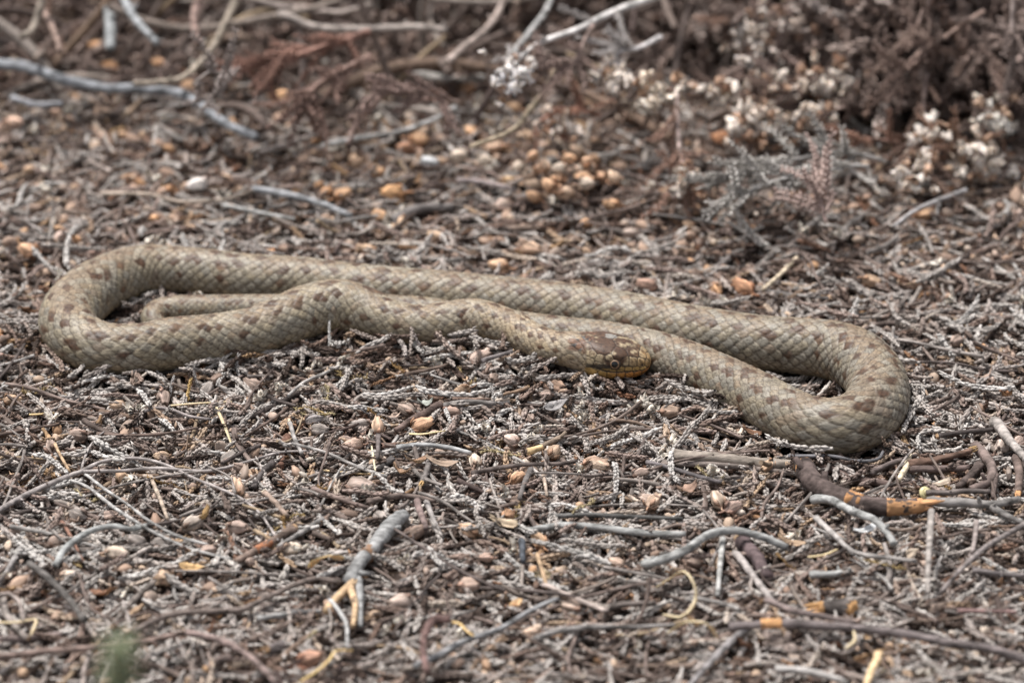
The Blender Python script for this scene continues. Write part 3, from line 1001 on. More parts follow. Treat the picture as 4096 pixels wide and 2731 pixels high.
M_HUSK = plant_mat('husk', [(0, (.30, .215, .17)), (.25, (.42, .315, .255)), (.45, (.22, .15, .115)), (.62, (.52, .40, .31)), (.76, (.36, .21, .12)), (.86, (.60, .52, .45)), (1, (.46, .29, .17))], noise=80, contrast=.35, island=0, bump=.4)
C_HUSK = variants('husk', [flake_mesh('husk', M_HUSK, L, w, 700 + i, .9) for i, (L, w) in enumerate(((.03, .017), (.022, .02), (.04, .014), (.026, .012)))] + [capsule_mesh('husk', M_HUSK, .024 + .004 * i, .009 + .001 * i, 720 + i, seg=8, rings=5) for i in range(3)])


def scatter_all():
    # crumbs and dark debris fill the bottom
    q, z = field(26000, clear=.75)
    scatter('soil_crumbs', C_CRUMB, 6, np.column_stack([q, under(q, z + RNG.uniform(-.004, .016, len(q)))]), lie(len(q), .6), RNG.uniform(.6, 1.35, len(q)))
    q, z = field(9000, clear=.75)
    scatter('bark_flake_litter', C_FLAKE, 5, np.column_stack([q, under(q, z + RNG.uniform(.0, .02, len(q)))]), lie(len(q), .45), RNG.uniform(.45, 1.0, len(q)))
    q, z = field(23000, clear=.7, weight=lambda p: (1 - .55 * back(p)) * clump(p, 3.2, 9, .5))
    z = under(q, z + RNG.uniform(.004, .042, len(q)) + bank(q))
    scatter('grey_sprig_litter', C_SPRIG, 8, np.column_stack([q, z]), lie(len(q), .13), RNG.uniform(.75, 1.25, len(q)))
    q, z = field(15000, clear=.7, weight=lambda p: (.4 + .6 * back(p)) * clump(p, 3.2, 19, .35))
    z = under(q, z + RNG.uniform(.002, .034, len(q)) + bank(q) * .8)
    scatter('brown_sprig_litter', C_SPRIGB, 8, np.column_stack([q, z]), lie(len(q), .15), RNG.uniform(.75, 1.25, len(q)))
    q, z = field(3400, clear=1.0, weight=lambda p: clump(p, 4.0, 29, .3))
    scatter('husk_litter', C_HUSK, 7, np.column_stack([q, z + RNG.uniform(.012, .046, len(q))]), lie(len(q), .5), RNG.uniform(.45, 1.0, len(q)))
    q, z = field(8500, clear=1.05, weight=lambda p: clump(p, 2.6, 39, .3))
    scatter('twig_litter', C_TWIG, 8, np.column_stack([q, z + RNG.uniform(.004, .04, len(q))]), lie(len(q), .14), RNG.uniform(.6, 1.25, len(q)))
    q, z = field(2600, clear=1.05, weight=lambda p: .25 + .75 * back(p))
    scatter('bud_litter', C_CAPS, 4, np.column_stack([q, z + RNG.uniform(.008, .04, len(q))]), lie(len(q), .5), RNG.uniform(.6, 1.05, len(q)))


scatter_all()


# ------------------------------------------------------------------ places read off the photograph
AREA = {'A': (0, 1500, 1.68), 'B': (0, 1931, 1.68), 'C': (1200, 1931, 1.568), 'D': (2600, 1700, 1.5207), 'E': (1000, 1400, 1.68),
        'F': (0, 0, 1.68), 'G': (1300, 0, 1.68), 'H': (2700, 0, 1.685), 'S': (0, 0, .5742)}


def photo(area, x, y):
    ox, oy, k = AREA[area]
    return ox + x / k, oy + y / k


def on_ground(px, py, lift=.04):
    z = 0.0
    for _ in range(4):
        p = pix(px, py, z)
        z = gz(p[0], p[1]) + lift
    return pix(px, py, z)


def at_depth(px, py, Y):
    d = FWD + RGT * (px - 2048) * KX - UPV * (py - 1365.5) * KX
    return CAMN + d * ((Y - CAMN[1]) / d[1])


def size_at(p, px):
    return px * KX * float(np.dot(np.asarray(p) - CAMN, FWD))


GREY = (.23, .212, .2); PALE = (.30, .285, .272); BROWN = (.135, .098, .082); DARK = (.065, .052, .047); RED = (.17, .095, .07); TAN = (.36, .25, .16)
WOOD = (.45, .29, .17); STRAWC = (.56, .455, .30); YELL = (.44, .29, .14); CREAM = (.58, .49, .37)


def end_geo(p, d, r, rng, torn=False):
    """a broken end: a rough face, with splinters when torn"""
    mb = MB(); d = np.asarray(d) / np.linalg.norm(d)
    s = np.cross(d, [0.1, .2, 1.0]); s /= np.linalg.norm(s); w = np.cross(s, d)
    ns = 9; vs = []
    for i, (u, k) in enumerate(((-.35, 1.02), (.12, .98), (.3, .55))):
        for j in range(ns):
            a = 2 * math.pi * j / ns
            vs.append(p + d * r * (u + (rng.uniform(-.3, .35) if i else 0)) + (s * math.cos(a) + w * math.sin(a)) * r * k * rng.uniform(.92, 1.06))
    vs.append(p + d * r * .25)
    fs = [(i * ns + j, i * ns + (j + 1) % ns, (i + 1) * ns + (j + 1) % ns, (i + 1) * ns + j) for i in range(2) for j in range(ns)]
    fs += [(2 * ns + j, 2 * ns + (j + 1) % ns, 3 * ns) for j in range(ns)]
    mb.add(vs, fs)
    if torn:
        for k in range(6):
            a = rng.uniform(0, 6.28); o = p + (s * math.cos(a) + w * math.sin(a)) * r * .6
            L = r * rng.uniform(1.2, 3.4)
            V, F, C = tube_geo(np.array([o - d * r * .5, o + d * L * .5, o + d * L + s * r * rng.uniform(-.2, .2)]), [r * .38, r * .3, r * .06], 5, .2, rng)
            mb.add(V, F + C)
    return mb


def stick(name, label, area, pts, w, col, lift=.035, ends='', wood=WOOD, cat=None, group=None, taper=.75, rough=.14, branches=(), patches=(), arch=0.0, depth=None, knots=True, mat=None):
    """a stick or twig laid along a course seen in the photograph; ends: s/e pale cut end, S/E torn end"""
    rng = np.random.default_rng(abs(hash01(np.array([pts[0][0] * .37 + len(label)]), np.array([pts[-1][1] * 1.0])).item() * 1e6).__int__())

    def course(pp):
        out = []
        n = len(pp)
        for i, q in enumerate(pp):
            px, py = photo(area, q[0], q[1])
            if depth is not None:
                Y = depth if not hasattr(depth, '__len__') else depth[0] + (depth[1] - depth[0]) * i / max(1, n - 1)
                out.append(at_depth(px, py, Y))
            else:
                l = q[2] if len(q) > 2 else lift + arch * math.sin(math.pi * i / max(1, n - 1))
                out.append(on_ground(px, py, l))
        return np.array(out)

    def make(pp, wpx, tp, nm, parent, org, sides=10):
        P = course(pp)
        r = size_at(P.mean(0), wpx / AREA[area][2]) / 2
        L = np.linalg.norm(np.diff(P, axis=0), axis=1).sum()
        nring = int(np.clip(L / max(r * .75, .010), 8, 90))
        P = catmull(P, nring)
        kn = max(3, nring // 7); wob = np.stack([np.interp(np.linspace(0, 1, nring), np.linspace(0, 1, kn), rng.normal(0, r * .22, kn)) for _ in range(3)], 1); wob[0] = wob[-1] = 0
        P = P + wob
        mb = MB()
        rad = r * np.linspace(1.06, tp, nring)
        V, F, C = tube_geo(P - org, rad, sides, rough, rng)
        mb.add(V, F + C)
        if knots:
            for _ in range(max(1, int(L / .14))):
                k = rng.integers(1, nring - 1); d = rng.normal(0, 1, 3); d[2] = abs(d[2]) * .7; d /= np.linalg.norm(d)
                V, F, C = tube_geo(np.array([P[k] - org, P[k] - org + d * r * 1.3, P[k] - org + d * r * rng.uniform(1.5, 2.4)]), [r * .55, r * .4, r * .3], 6, .2, rng)
                mb.add(V, F + C)
        o = link(nm, mb.mesh(nm, mat or M_TWIG), parent, None if parent else org, color=col)
        return o, P, rad

    p0 = course(pts[:1])[0]
    root, P, rad = make(pts, w, taper, name, None, p0)
    root.location = p0
    tag(root, label, cat or name.split('_')[-1], group)
    for ch in ends:
        st = ch in 'sS'
        i = 0 if st else -1
        d = P[0] - P[2] if st else P[-1] - P[-3]
        link('broken_end', end_geo(P[i] - p0, d, rad[i] * 1.0, rng, ch in 'SE').mesh('broken_end', M_WOOD), root, color=wood)
    for b in branches:
        make(b[0], b[1], .55, 'branch', root, p0, 8)
    for u0, u1, c in patches:          # places where the bark has come off
        i0, i1 = int(u0 * (len(P) - 1)), max(int(u1 * (len(P) - 1)), int(u0 * (len(P) - 1)) + 2)
        Q = catmull(P[i0:i1 + 1], 10)
        V, F, C = tube_geo(Q - p0, np.interp(np.linspace(i0, i1, 10), np.arange(len(rad)), rad) * 1.04, 11, .2, rng)
        mb = MB(); mb.add(V, F + C)
        link('bare_wood', mb.mesh('bare_wood', M_WOOD), root, color=c)
    return root


def ribbon(name, label, area, pts, w, col, lift=.045, cat='straw', thick=.0025, twist=.3, lifts=None, group=None):
    pp = [on_ground(*photo(area, x, y), (lifts[i] if lifts else lift)) for i, (x, y) in enumerate(pts)]
    P = catmull(np.array(pp), 18); n = 18
    r = size_at(P.mean(0), w / AREA[area][2]) / 2
    T = np.gradient(P, axis=0); T /= np.linalg.norm(T, axis=1)[:, None]
    S = np.cross(T, [0, 0, 1.0]); S /= np.linalg.norm(S, axis=1)[:, None] + 1e-9; U = np.cross(S, T)
    a = np.linspace(-twist, twist, n)[:, None] + .5
    A = S * np.cos(a) + U * np.sin(a); B = np.cross(T, A)
    wd = r * (1 - .5 * np.abs(np.linspace(-1, 1, n)) ** 3)[:, None]
    prof = [(-1, 0), (-.5, .5), (0, .25), (.5, .5), (1, 0), (0, -.6)]
    V = np.stack([P + A * wd * x + B * thick * y * 1.5 for x, y in prof], 1) - pp[0]
    k = len(prof)
    F = [(i * k + j, i * k + (j + 1) % k, (i + 1) * k + (j + 1) % k, (i + 1) * k + j) for i in range(n - 1) for j in range(k)]
    F += [tuple(range(k))[::-1], tuple((n - 1) * k + j for j in range(k))]
    mb = MB(); mb.add(V.reshape(-1, 3), F)
    o = link(name, mb.mesh(name, M_STRAW), loc=pp[0], color=col)
    return tag(o, label, cat, group)


# ---- sticks one can pick out, front left
stick('forked_twig', 'long forked reddish brown twig arching from the left edge across the litter', 'A',
      [(-60, 930), (0, 890), (220, 770), (380, 705), (470, 672), (560, 645)], 42, (.30, .265, .25), .055, cat='twig', taper=.7,
      branches=[([(550, 645), (640, 600), (720, 575), (920, 560), (1100, 600), (1300, 690), (1450, 750), (1620, 830), (1740, 920), (1820, 1030), (1870, 1110)], 26),
                ([(550, 650), (800, 640), (1000, 630), (1400, 640), (1700, 570), (1880, 520), (2080, 508)], 27),
                ([(545, 640), (568, 560), (620, 460), (700, 380)], 18)])
stick('twig', 'upper of two parallel pale bare twigs slanting down beside the forked twig', 'A', [(570, 665), (700, 760), (880, 880), (1000, 970), (1200, 1080), (1400, 1140)], 24, PALE, .05, rough=.3, arch=.02)
stick('twig', 'lower and longer of two parallel pale bare twigs slanting below the forked twig', 'A', [(450, 700), (560, 740), (720, 850), (860, 950), (1050, 1060), (1300, 1170), (1560, 1240)], 24, PALE, .045, rough=.3, arch=.02)
stick('twig', 'grey twig curved like a hoop in front of the pale bare twigs', 'A', [(370, 1280), (420, 1180), (500, 1110), (620, 1040), (760, 1010), (880, 1030), (1020, 1000)], 42, (.30, .30, .29), .05, taper=.8, arch=.03)
stick('twig', 'thin dark twig with upturned ends under the left loop of the snake', 'A', [(650, 392), (820, 408), (1000, 402), (1180, 385), (1330, 355)], 26, BROWN, .05)
stick('twig', 'thin brown twig running in from the left edge below the snake', 'A', [(-40, 410), (150, 372), (400, 330)], 24, BROWN, .05)
stick('twig', 'short bowed grey twig just under the pale straw pair', 'A', [(970, 240), (1060, 222), (1150, 235), (1280, 280), (1420, 297)], 26, (.22, .19, .18), .05)
stick('twig', 'dark straight twig slanting up from the crossing twigs in the left centre', 'A', [(2010, 120), (1800, 230), (1600, 312)], 40, DARK, .04)
stick('twig', 'thinner brown twig lying close along the dark slanting twig', 'A', [(2000, 165), (1830, 290), (1650, 410)], 24, BROWN, .05)
stick('twig', 'dark forked-looking twig crossing beneath the end of the long twig fork', 'A', [(1830, 590), (1770, 640), (1700, 750)], 46, (.10, .085, .08), .04)
stick('stick', 'thick reddish bark stub standing half buried left of centre', 'A', [(1935, 420), (1915, 500), (1890, 610)], 72, RED, .03, rough=.25)
stick('twig', 'greyish twig with a pale broken tip beside the reddish bark stub', 'A', [(1945, 320), (1975, 420), (2030, 530)], 34, GREY, .06, ends='S', wood=CREAM)
stick('stick', 'brown stick with a split reddish side in the lower left', 'A', [(1975, 1030), (1850, 1105), (1700, 1190), (1590, 1250)], 62, (.19, .14, .115), .05, ends='s', patches=[(.45, .7, (.30, .13, .07))])
stick('twig', 'straight grey twig lying beside the split brown stick', 'A', [(2170, 960), (2020, 1050), (1870, 1150)], 38, GREY, .05)
stick('twig', 'short pale brown twig pointing up left above the tan capsule', 'A', [(1775, 785), (1850, 860), (1935, 950)], 42, (.24, .18, .145), .055, ends='s', wood=CREAM)
stick('twig', 'thin upright brown twig standing near the left edge', 'A', [(415, 985), (470, 1080), (560, 1250)], 26, RED, .05)
stick('twig', 'slim tan twig leaning on the fork of the long forked twig', 'A', [(370, 460), (410, 550), (470, 650)], 22, TAN, .06)
stick('twig', 'knobbly tan twig standing below the long twig fork', 'A', [(1012, 680), (1060, 800), (1130, 970)], 30, (.30, .24, .19), .055, ends='s')
stick('twig', 'dark twig lying along the left edge under the forked twig', 'A', [(-40, 985), (100, 935), (240, 905), (370, 893)], 30, DARK, .045)
# lower left
stick('twig', 'dark blunt twig pointing up left near the left edge', 'B', [(195, 535), (330, 640), (480, 790), (575, 915)], 46, (.10, .09, .083), .075, taper=1.1)
stick('stick', 'thick brown stick lying across the lower left corner', 'B', [(150, 915), (330, 822), (600, 700)], 74, (.12, .085, .073), .03)
stick('twig', 'dark thin twig tucked below the thick corner stick', 'B', [(190, 990), (330, 915), (450, 830)], 40, (.12, .105, .095), .03)
stick('twig', 'grey bowed twig dropping down at the left edge', 'B', [(20, 770), (45, 880), (110, 960), (190, 1040)], 50, (.22, .19, .17), .06, ends='e', wood=TAN)
stick('twig', 'thin hooked grey twig curling above the bowed edge twig', 'B', [(-40, 775), (50, 750), (115, 790), (150, 880), (160, 930)], 32, (.24, .2, .18), .08)
stick('twig', 'grey straight twig leaning at the far left edge', 'B', [(145, 435), (60, 560), (-30, 720)], 38, (.24, .22, .21), .05)
stick('twig', 'slim grey brown twig slanting below the tan open capsule', 'B', [(1040, 660), (900, 780), (760, 940)], 40, (.20, .17, .15), .05)
stick('twig', 'long thin brown twig rising rightwards in the lower left', 'B', [(900, 1000), (1080, 905), (1300, 862), (1600, 850), (1800, 765), (2000, 680), (2110, 650), (2290, 672)], 44, (.15, .12, .105), .06, taper=.8)
stick('twig', 'straight pale grey twig right of the long rising twig', 'B', [(1730, 905), (1900, 885), (2150, 862)], 42, (.30, .29, .28), .045)
stick('twig', 'long reddish brown twig crossing the bottom left corner', 'B', [(-60, 1180), (300, 1130), (700, 1090), (1000, 1060), (1240, 1005)], 48, (.185, .135, .115), .07)
stick('twig', 'brown twig falling to the lower right in the bottom left quarter', 'B', [(1250, 1000), (1500, 1065), (1700, 1180), (1860, 1340)], 50, (.20, .15, .135), .07)
stick('stick', 'short dark stick with a bright tan end beside the bark branch', 'B', [(1905, 1080), (1800, 1120)], 70, (.13, .11, .105), .05, ends='E', wood=WOOD)
stick('stick', 'short grey stick with an orange peeled end at the bottom', 'B', [(1540, 1170), (1380, 1250)], 66, (.17, .13, .115), .06, ends='e', patches=[(.55, .98, WOOD)])
stick('twig', 'dark grey twig lying flat along the left bottom edge', 'B', [(-40, 1060), (200, 1045), (420, 1020)], 56, (.16, .125, .115), .04)
stick('twig', 'upright dull grey twig at the bottom left', 'B', [(600, 1140), (570, 1250), (560, 1380)], 44, (.24, .2, .18), .05)
# the big grey bark branch with its torn end
stick('branch_piece', 'thick grey bark branch with pale torn wood at its lower end', 'C', [(655, 215), (560, 300), (470, 420), (390, 520), (330, 640)], 100, (.24, .235, .23), .055, cat='branch',
      taper=.85, rough=.2, ends='E', wood=(.47, .33, .205), patches=[(.60, .64, (.2, .12, .075))],
      branches=[([(365, 600), (380, 740), (382, 900)], 48)])
stick('wood_splinter', 'tan peeled wood splinter hanging left from the torn bark branch', 'C', [(330, 630), (262, 690), (215, 740), (165, 800)], 62, (.47, .33, .205), .06, cat='splinter', mat=M_WOOD, knots=False)
stick('wood_splinter', 'tan peeled wood splinter pointing straight down under the torn bark branch', 'C', [(318, 650), (338, 770), (330, 900)], 46, (.47, .33, .205), .06, cat='splinter', mat=M_WOOD, knots=False)
stick('twig', 'thin curved grey twig beside the tan wood splinters', 'C', [(185, 730), (240, 800), (290, 890), (298, 1030)], 26, (.33, .32, .31), .09)
stick('twig', 'long smooth grey twig lying level right of centre at the front', 'C', [(1420, 300), (1500, 280), (1650, 258), (1850, 270), (2050, 300), (2200, 315), (2420, 320)], 46, (.27, .265, .255), .05, taper=.9)
stick('twig', 'dark thin twig lying level above the long smooth grey twig', 'C', [(1500, 215), (1800, 205), (2050, 215), (2400, 225)], 34, (.10, .095, .09), .045)
stick('twig', 'long slate grey twig slanting through the bottom centre', 'C', [(720, 1150), (850, 1090), (1000, 1000), (1250, 915), (1450, 800), (1620, 725)], 40, (.22, .215, .215), .075)
stick('twig', 'reddish brown twig rising upright at the bottom centre', 'C', [(940, 850), (860, 840), (795, 930), (778, 1040), (800, 1180)], 52, (.15, .095, .085), .13)
stick('twig', 'dark stub standing upright below the level grey twig', 'C', [(1390, 360), (1395, 430), (1400, 495)], 46, (.07, .075, .085), .06)
stick('twig', 'thin tan twig standing up in the front centre', 'C', [(1490, 445), (1515, 540), (1550, 660)], 28, TAN, .06)
stick('twig', 'pale bumpy twig leading right from the thin tan twig', 'C', [(1520, 640), (1650, 690), (1780, 740), (1930, 800)], 34, (.34, .28, .25), .06, rough=.35)
stick('twig', 'grey twig running level along the bottom right of centre', 'C', [(1480, 970), (1600, 930), (1800, 905), (2050, 905), (2350, 890)], 38, GREY, .06)
stick('twig', 'dark brown twig pair lying under the level twigs right of the capsules', 'C', [(1900, 780), (2060, 760), (2230, 750)], 48, (.12, .1, .09), .05)
stick('twig', 'grey brown twig lying left below the bark branch', 'C', [(-60, 810), (60, 805), (130, 808)], 36, (.16, .15, .145), .05)
stick('twig', 'upright brown flat twig right of the bark branch top', 'C', [(735, 110), (755, 190), (790, 290)], 44, (.17, .125, .115), .06)
stick('twig', 'grey twig leaning right of the bark branch top', 'C', [(790, 110), (830, 220), (880, 310)], 36, (.22, .2, .19), .05)
# right: the gnarly stick and its neighbours
stick('stick', 'straight grey brown stick with pale cut ends below the right loop of the snake', 'D', [(150, 183), (300, 190), (450, 200), (700, 228), (945, 240)], 72, (.23, .195, .165), .05, ends='se', wood=(.60, .42, .24), patches=[(.86, .93, (.38, .26, .17))], taper=.95)
stick('stick', 'thinner brown stick lying along under the straight cut stick', 'D', [(60, 232), (200, 236), (450, 248), (700, 275), (890, 292)], 40, (.17, .14, .125), .04, ends='e', wood=CREAM)
stick('twig', 'dark bluish twig slanting below the two parallel sticks', 'D', [(-20, 222), (100, 250), (280, 305), (445, 348)], 30, (.13, .115, .115), .05, ends='e', wood=TAN)
stick('gnarled_stick', 'thick dark gnarled stick with orange torn end and a bare ring', 'D', [(945, 262), (985, 330), (1060, 380), (1160, 420), (1280, 462), (1400, 485), (1560, 488), (1640, 486)], 122, (.085, .064, .058), .065, cat='stick',
      taper=.78, rough=.28, ends='sE', wood=(.50, .27, .135), patches=[(.57, .62, (.40, .21, .10)), (.80, 1.0, (.46, .25, .125))])
stick('stick', 'long dark reddish stick lying behind the gnarled stick', 'D', [(1030, 242), (1200, 312), (1450, 352), (1680, 392)], 52, (.105, .075, .066), .045)
stick('stick', 'grey forked stick leading right from the torn orange end', 'D', [(1690, 468), (1780, 482), (1900, 480), (2080, 490), (2240, 452)], 60, (.19, .175, .165), .06, branches=[([(2060, 490), (2150, 540), (2270, 590)], 46)])
stick('twig', 'thin dark twig running right above the grey forked stick', 'D', [(1680, 410), (1800, 415), (1930, 400), (2070, 400)], 36, (.12, .10, .092), .065)
stick('twig', 'pale grey twig bowed beneath the gnarled stick', 'D', [(985, 455), (1100, 458), (1230, 520), (1370, 582), (1440, 660), (1485, 730)], 50, (.27, .265, .255), .06, taper=.9, arch=.02)
stick('twig', 'long pale grey twig arched like a bow at the lower right', 'D', [(-40, 838), (80, 810), (200, 760), (350, 672), (500, 650), (680, 682), (835, 745)], 56, (.27, .265, .255), .05, taper=.85, arch=.04)
stick('stick', 'dark brown broken slab of bark standing under the arched grey twig', 'D', [(560, 690), (640, 790), (725, 915)], 100, (.09, .066, .066), .05, ends='s', wood=TAN)
stick('twig', 'grey twig slanting down from under the arched grey twig', 'D', [(510, 780), (620, 900), (750, 1070)], 52, (.27, .24, .225), .05)
stick('twig', 'pale upright twig crossing the arched grey twig', 'D', [(445, 690), (430, 850), (408, 1030)], 38, (.31, .30, .285), .06)
stick('wood_chunk', 'short dark log with orange split faces at the lower right', 'D', [(1230, 1120), (1120, 1115), (1040, 1112)], 110, (.10, .085, .078), .05, cat='wood', ends='sE', wood=(.58, .33, .15))
stick('twig', 'short grey blunt twig lying right of the dark bark slab', 'D', [(970, 910), (1100, 900), (1220, 875)], 46, (.27, .265, .255), .05)
stick('stick', 'long dark stick with one peeled tan band along the bottom right', 'D', [(480, 1222), (700, 1215), (850, 1210), (1200, 1230), (1500, 1260), (1700, 1292), (2000, 1350), (2330, 1430)], 54, (.155, .13, .125), .07, patches=[(.115, .185, (.55, .30, .14))], taper=.9)
stick('stick', 'thick brown stick end poking from under the banded stick', 'D', [(650, 1235), (770, 1305), (890, 1410)], 110, (.17, .135, .118), .03)
stick('twig', 'grey twig slanting down left of the thick stick end', 'D', [(600, 1230), (470, 1330), (330, 1470), (230, 1590)], 44, (.24, .22, .215), .06)
stick('twig', 'pale twig lying level at the bottom of the right half', 'D', [(760, 1475), (900, 1480), (1050, 1510), (1200, 1570)], 50, (.30, .28, .265), .06)
stick('stick', 'pale grey stick slanting down from the right edge', 'D', [(2090, -20), (2180, 80), (2290, 215)], 64, (.27, .24, .22), .07)
stick('stick', 'reddish stick with a frayed tip right of the snake loop', 'D', [(1575, 238), (1760, 205), (1950, 152)], 52, (.15, .095, .072), .06, ends='E', wood=YELL)
stick('stick', 'dark brown stick lying level under the frayed reddish stick', 'D', [(1570, 275), (1760, 265), (1945, 252)], 46, (.105, .078, .07), .05)
stick('twig', 'crooked dark twig left of the frayed reddish stick', 'D', [(1345, 290), (1480, 235), (1620, 185)], 40, (.115, .092, .085), .055)
stick('root', 'thick curving brown heather root at the right edge', 'D', [(1975, 120), (2040, 200), (2080, 270), (2060, 350), (1950, 390)], 66, (.145, .11, .098), .05, branches=[([(2080, 250), (2100, 330), (2085, 440)], 44)])
stick('stick', 'dark stick leaning against the curving heather root', 'D', [(2005, 240), (1940, 310), (1875, 375)], 60, (.10, .076, .067), .05)
stick('stick', 'upright brown stick with an orange foot at the right edge', 'D', [(2235, 195), (2245, 300), (2240, 410)], 58, (.135, .1, .086), .05, ends='E', wood=(.50, .28, .14))
stick('twig', 'thin dark twig curving off the right side of the snake loop', 'D', [(1745, 68), (1880, 42), (2110, 22)], 32, (.085, .07, .065), .06, ends='s')
stick('twig', 'slender dark wavy twig lying against the front of the right snake loop', 'D', [(840, 186), (1000, 188), (1120, 190), (1250, 216), (1380, 206), (1418, 160)], 22, (.125, .12, .125), .065)
stick('wood_splinter', 'cream wood splinter standing right of the snake loop', 'D', [(1572, 205), (1555, 260), (1512, 340)], 40, (.62, .52, .38), .06, cat='splinter', mat=M_WOOD, knots=False, ends='S', wood=CREAM)
stick('twig', 'grey twig slanting down from the right edge to the lower right', 'D', [(2280, 595), (2120, 690), (2000, 770), (1880, 880), (1770, 1010)], 36, (.21, .18, .17), .09, arch=.03)
stick('twig', 'upright grey twig standing below the torn orange end', 'D', [(1712, 520), (1700, 700), (1692, 860), (1690, 1020)], 40, (.26, .23, .21), .10)
stick('twig', 'shorter upright grey twig between the two right slanting twigs', 'D', [(1985, 585), (1975, 680), (1955, 775)], 32, (.24, .2, .185), .09)
stick('twig', 'thin wiry grey twig running right below the pale bowed twig', 'D', [(1010, 560), (1130, 680), (1250, 770), (1420, 800), (1620, 830)], 34, (.28, .255, .24), .08, rough=.3)
stick('twig', 'dark level twig lying at the right edge low down', 'D', [(1960, 880), (2120, 905), (2300, 915)], 36, (.15, .13, .125), .06)
stick('twig', 'reddish thin twig lying level at the lower right edge', 'D', [(1870, 1125), (2050, 1130), (2230, 1135)], 30, (.20, .13, .12), .06)
stick('twig', 'long thin brown twig trailing from the wood chunk to the right', 'D', [(700, 1060), (850, 1120), (1050, 1160), (1250, 1200)], 40, (.17, .135, .125), .08)
stick('wood_splinter', 'tan flat wood splinter standing at the very bottom right of centre', 'D', [(1390, 1390), (1350, 1480), (1310, 1590)], 50, (.62, .45, .27), .07, cat='splinter', mat=M_WOOD, knots=False)
# centre
stick('stick', 'thick brown twig with a torn top in the middle of the litter', 'E', [(1285, 362), (1190, 420), (1100, 462), (980, 535)], 54, (.14, .10, .086), .05, ends='s', wood=(.33, .24, .18))
stick('twig', 'grey twig leading right from the torn thick brown twig', 'E', [(1295, 372), (1400, 352), (1520, 348), (1655, 355)], 36, (.20, .18, .168), .05)
stick('twig', 'slim brown twig sloping up towards the snake neck', 'E', [(1040, 165), (1200, 130), (1340, 92)], 28, (.15, .11, .09), .055)
stick('twig', 'grey twig leaning on the snake neck behind a large capsule', 'E', [(1560, 75), (1650, 42), (1772, 3)], 32, (.19, .165, .16), .085, ends='e', wood=TAN, knots=False)
stick('twig', 'pale grey twig lying level below the peach capsules', 'E', [(985, 655), (1150, 640), (1350, 660), (1485, 692)], 36, (.31, .305, .30), .055)
stick('twig', 'reddish twig stub left of the pale level twig', 'E', [(880, 642), (930, 632), (985, 630)], 36, (.19, .12, .095), .05)
stick('twig', 'dark upright stub below the peach capsule', 'E', [(862, 575), (862, 650), (858, 730)], 34, (.12, .10, .094), .06)
stick('twig', 'stout dark stub lying below the dark upright stub', 'E', [(955, 735), (910, 765), (865, 800)], 52, (.10, .088, .084), .045)
stick('twig', 'grey upright stub with a tan foot right of the papery brown scrap', 'E', [(1205, 745), (1190, 810), (1155, 890)], 46, (.16, .14, .13), .05, ends='E', wood=YELL)
stick('twig', 'twig with a yellow peeled end right of the cream blossom', 'E', [(1865, 682), (1950, 655), (2030, 615), (2120, 555)], 40, (.19, .145, .11), .055, patches=[(.0, .38, (.50, .36, .2))])
stick('twig', 'long dark twig lying level below the cream blossom', 'E', [(1490, 825), (1700, 790), (1900, 770), (2060, 765), (2200, 742)], 32, (.12, .096, .086), .055)
stick('twig', 'dark twig standing below the long dark level twig', 'E', [(1890, 800), (1850, 890), (1815, 1000)], 42, (.13, .115, .108), .055)
stick('twig', 'pale brown peg right of the standing dark twig', 'E', [(1972, 835), (1982, 900), (1995, 980)], 26, (.33, .26, .21), .055)
stick('twig', 'tan tipped thin twig below the large brown capsule', 'E', [(1872, 246), (1790, 275), (1700, 300)], 26, (.22, .15, .105), .06, ends='s', wood=YELL)
stick('twig', 'slim brown twig lying level in the upper middle of the litter', 'E', [(1360, 325), (1480, 328), (1620, 330)], 26, (.16, .11, .088), .05)
stick('twig', 'long brown twig slanting left of the big bark branch', 'E', [(420, 925), (560, 985), (680, 1025), (800, 1060)], 36, (.16, .12, .105), .055)
stick('twig', 'thick level brown twig behind the big bark branch', 'E', [(790, 1015), (900, 990), (1040, 975), (1250, 1010)], 44, (.15, .115, .10), .055)
stick('twig', 'short dark stub below the snake at the left centre', 'E', [(-20, 175), (70, 172), (155, 178)], 26, (.13, .11, .10), .05)
# behind the snake, out of focus
stick('dead_branch', 'long smooth grey stem with orange flecks curving in from the upper left', 'F', [(-80, 435), (0, 440), (170, 460), (350, 512), (480, 552), (700, 582), (1000, 610), (1200, 632), (1350, 700), (1480, 790), (1720, 930)], 76, (.20, .205, .215), .12, cat='branch', taper=.8, rough=.06, knots=False)
stick('twig', 'thin pale twig in front of the long curved grey stem', 'F', [(1720, 1055), (1900, 985), (2190, 890)], 42, (.25, .215, .195), .06)
stick('twig', 'grey twig pointing right behind the snake towards the orange capsules', 'F', [(1690, 1270), (2000, 1330), (2200, 1390), (2360, 1445)], 52, (.25, .25, .255), .06)
stick('twig', 'fine tan twig lying level behind the snake on the left', 'F', [(680, 1300), (1000, 1310), (1200, 1358), (1500, 1350), (1700, 1280)], 28, (.33, .27, .22), .06)
stick('twig', 'short grey twig below the fine tan twig behind the snake', 'F', [(1500, 1380), (1750, 1430), (1980, 1475)], 34, (.27, .262, .25), .06)
stick('twig', 'dim grey twig under the long curved stem at the upper left', 'F', [(80, 655), (250, 705), (420, 700)], 52, (.24, .24, .25), .08)
stick('dead_branch', 'pale tan stem curving down at the top left corner', 'F', [(290, -40), (255, 120), (215, 210), (145, 250)], 62, (.28, .235, .195), cat='branch', depth=(1.35, 1.25))
stick('dead_branch', 'brown stem falling right of the pale corner stem', 'F', [(285, 70), (360, 200), (395, 350)], 52, (.25, .18, .15), cat='branch', depth=(1.4, 1.2))
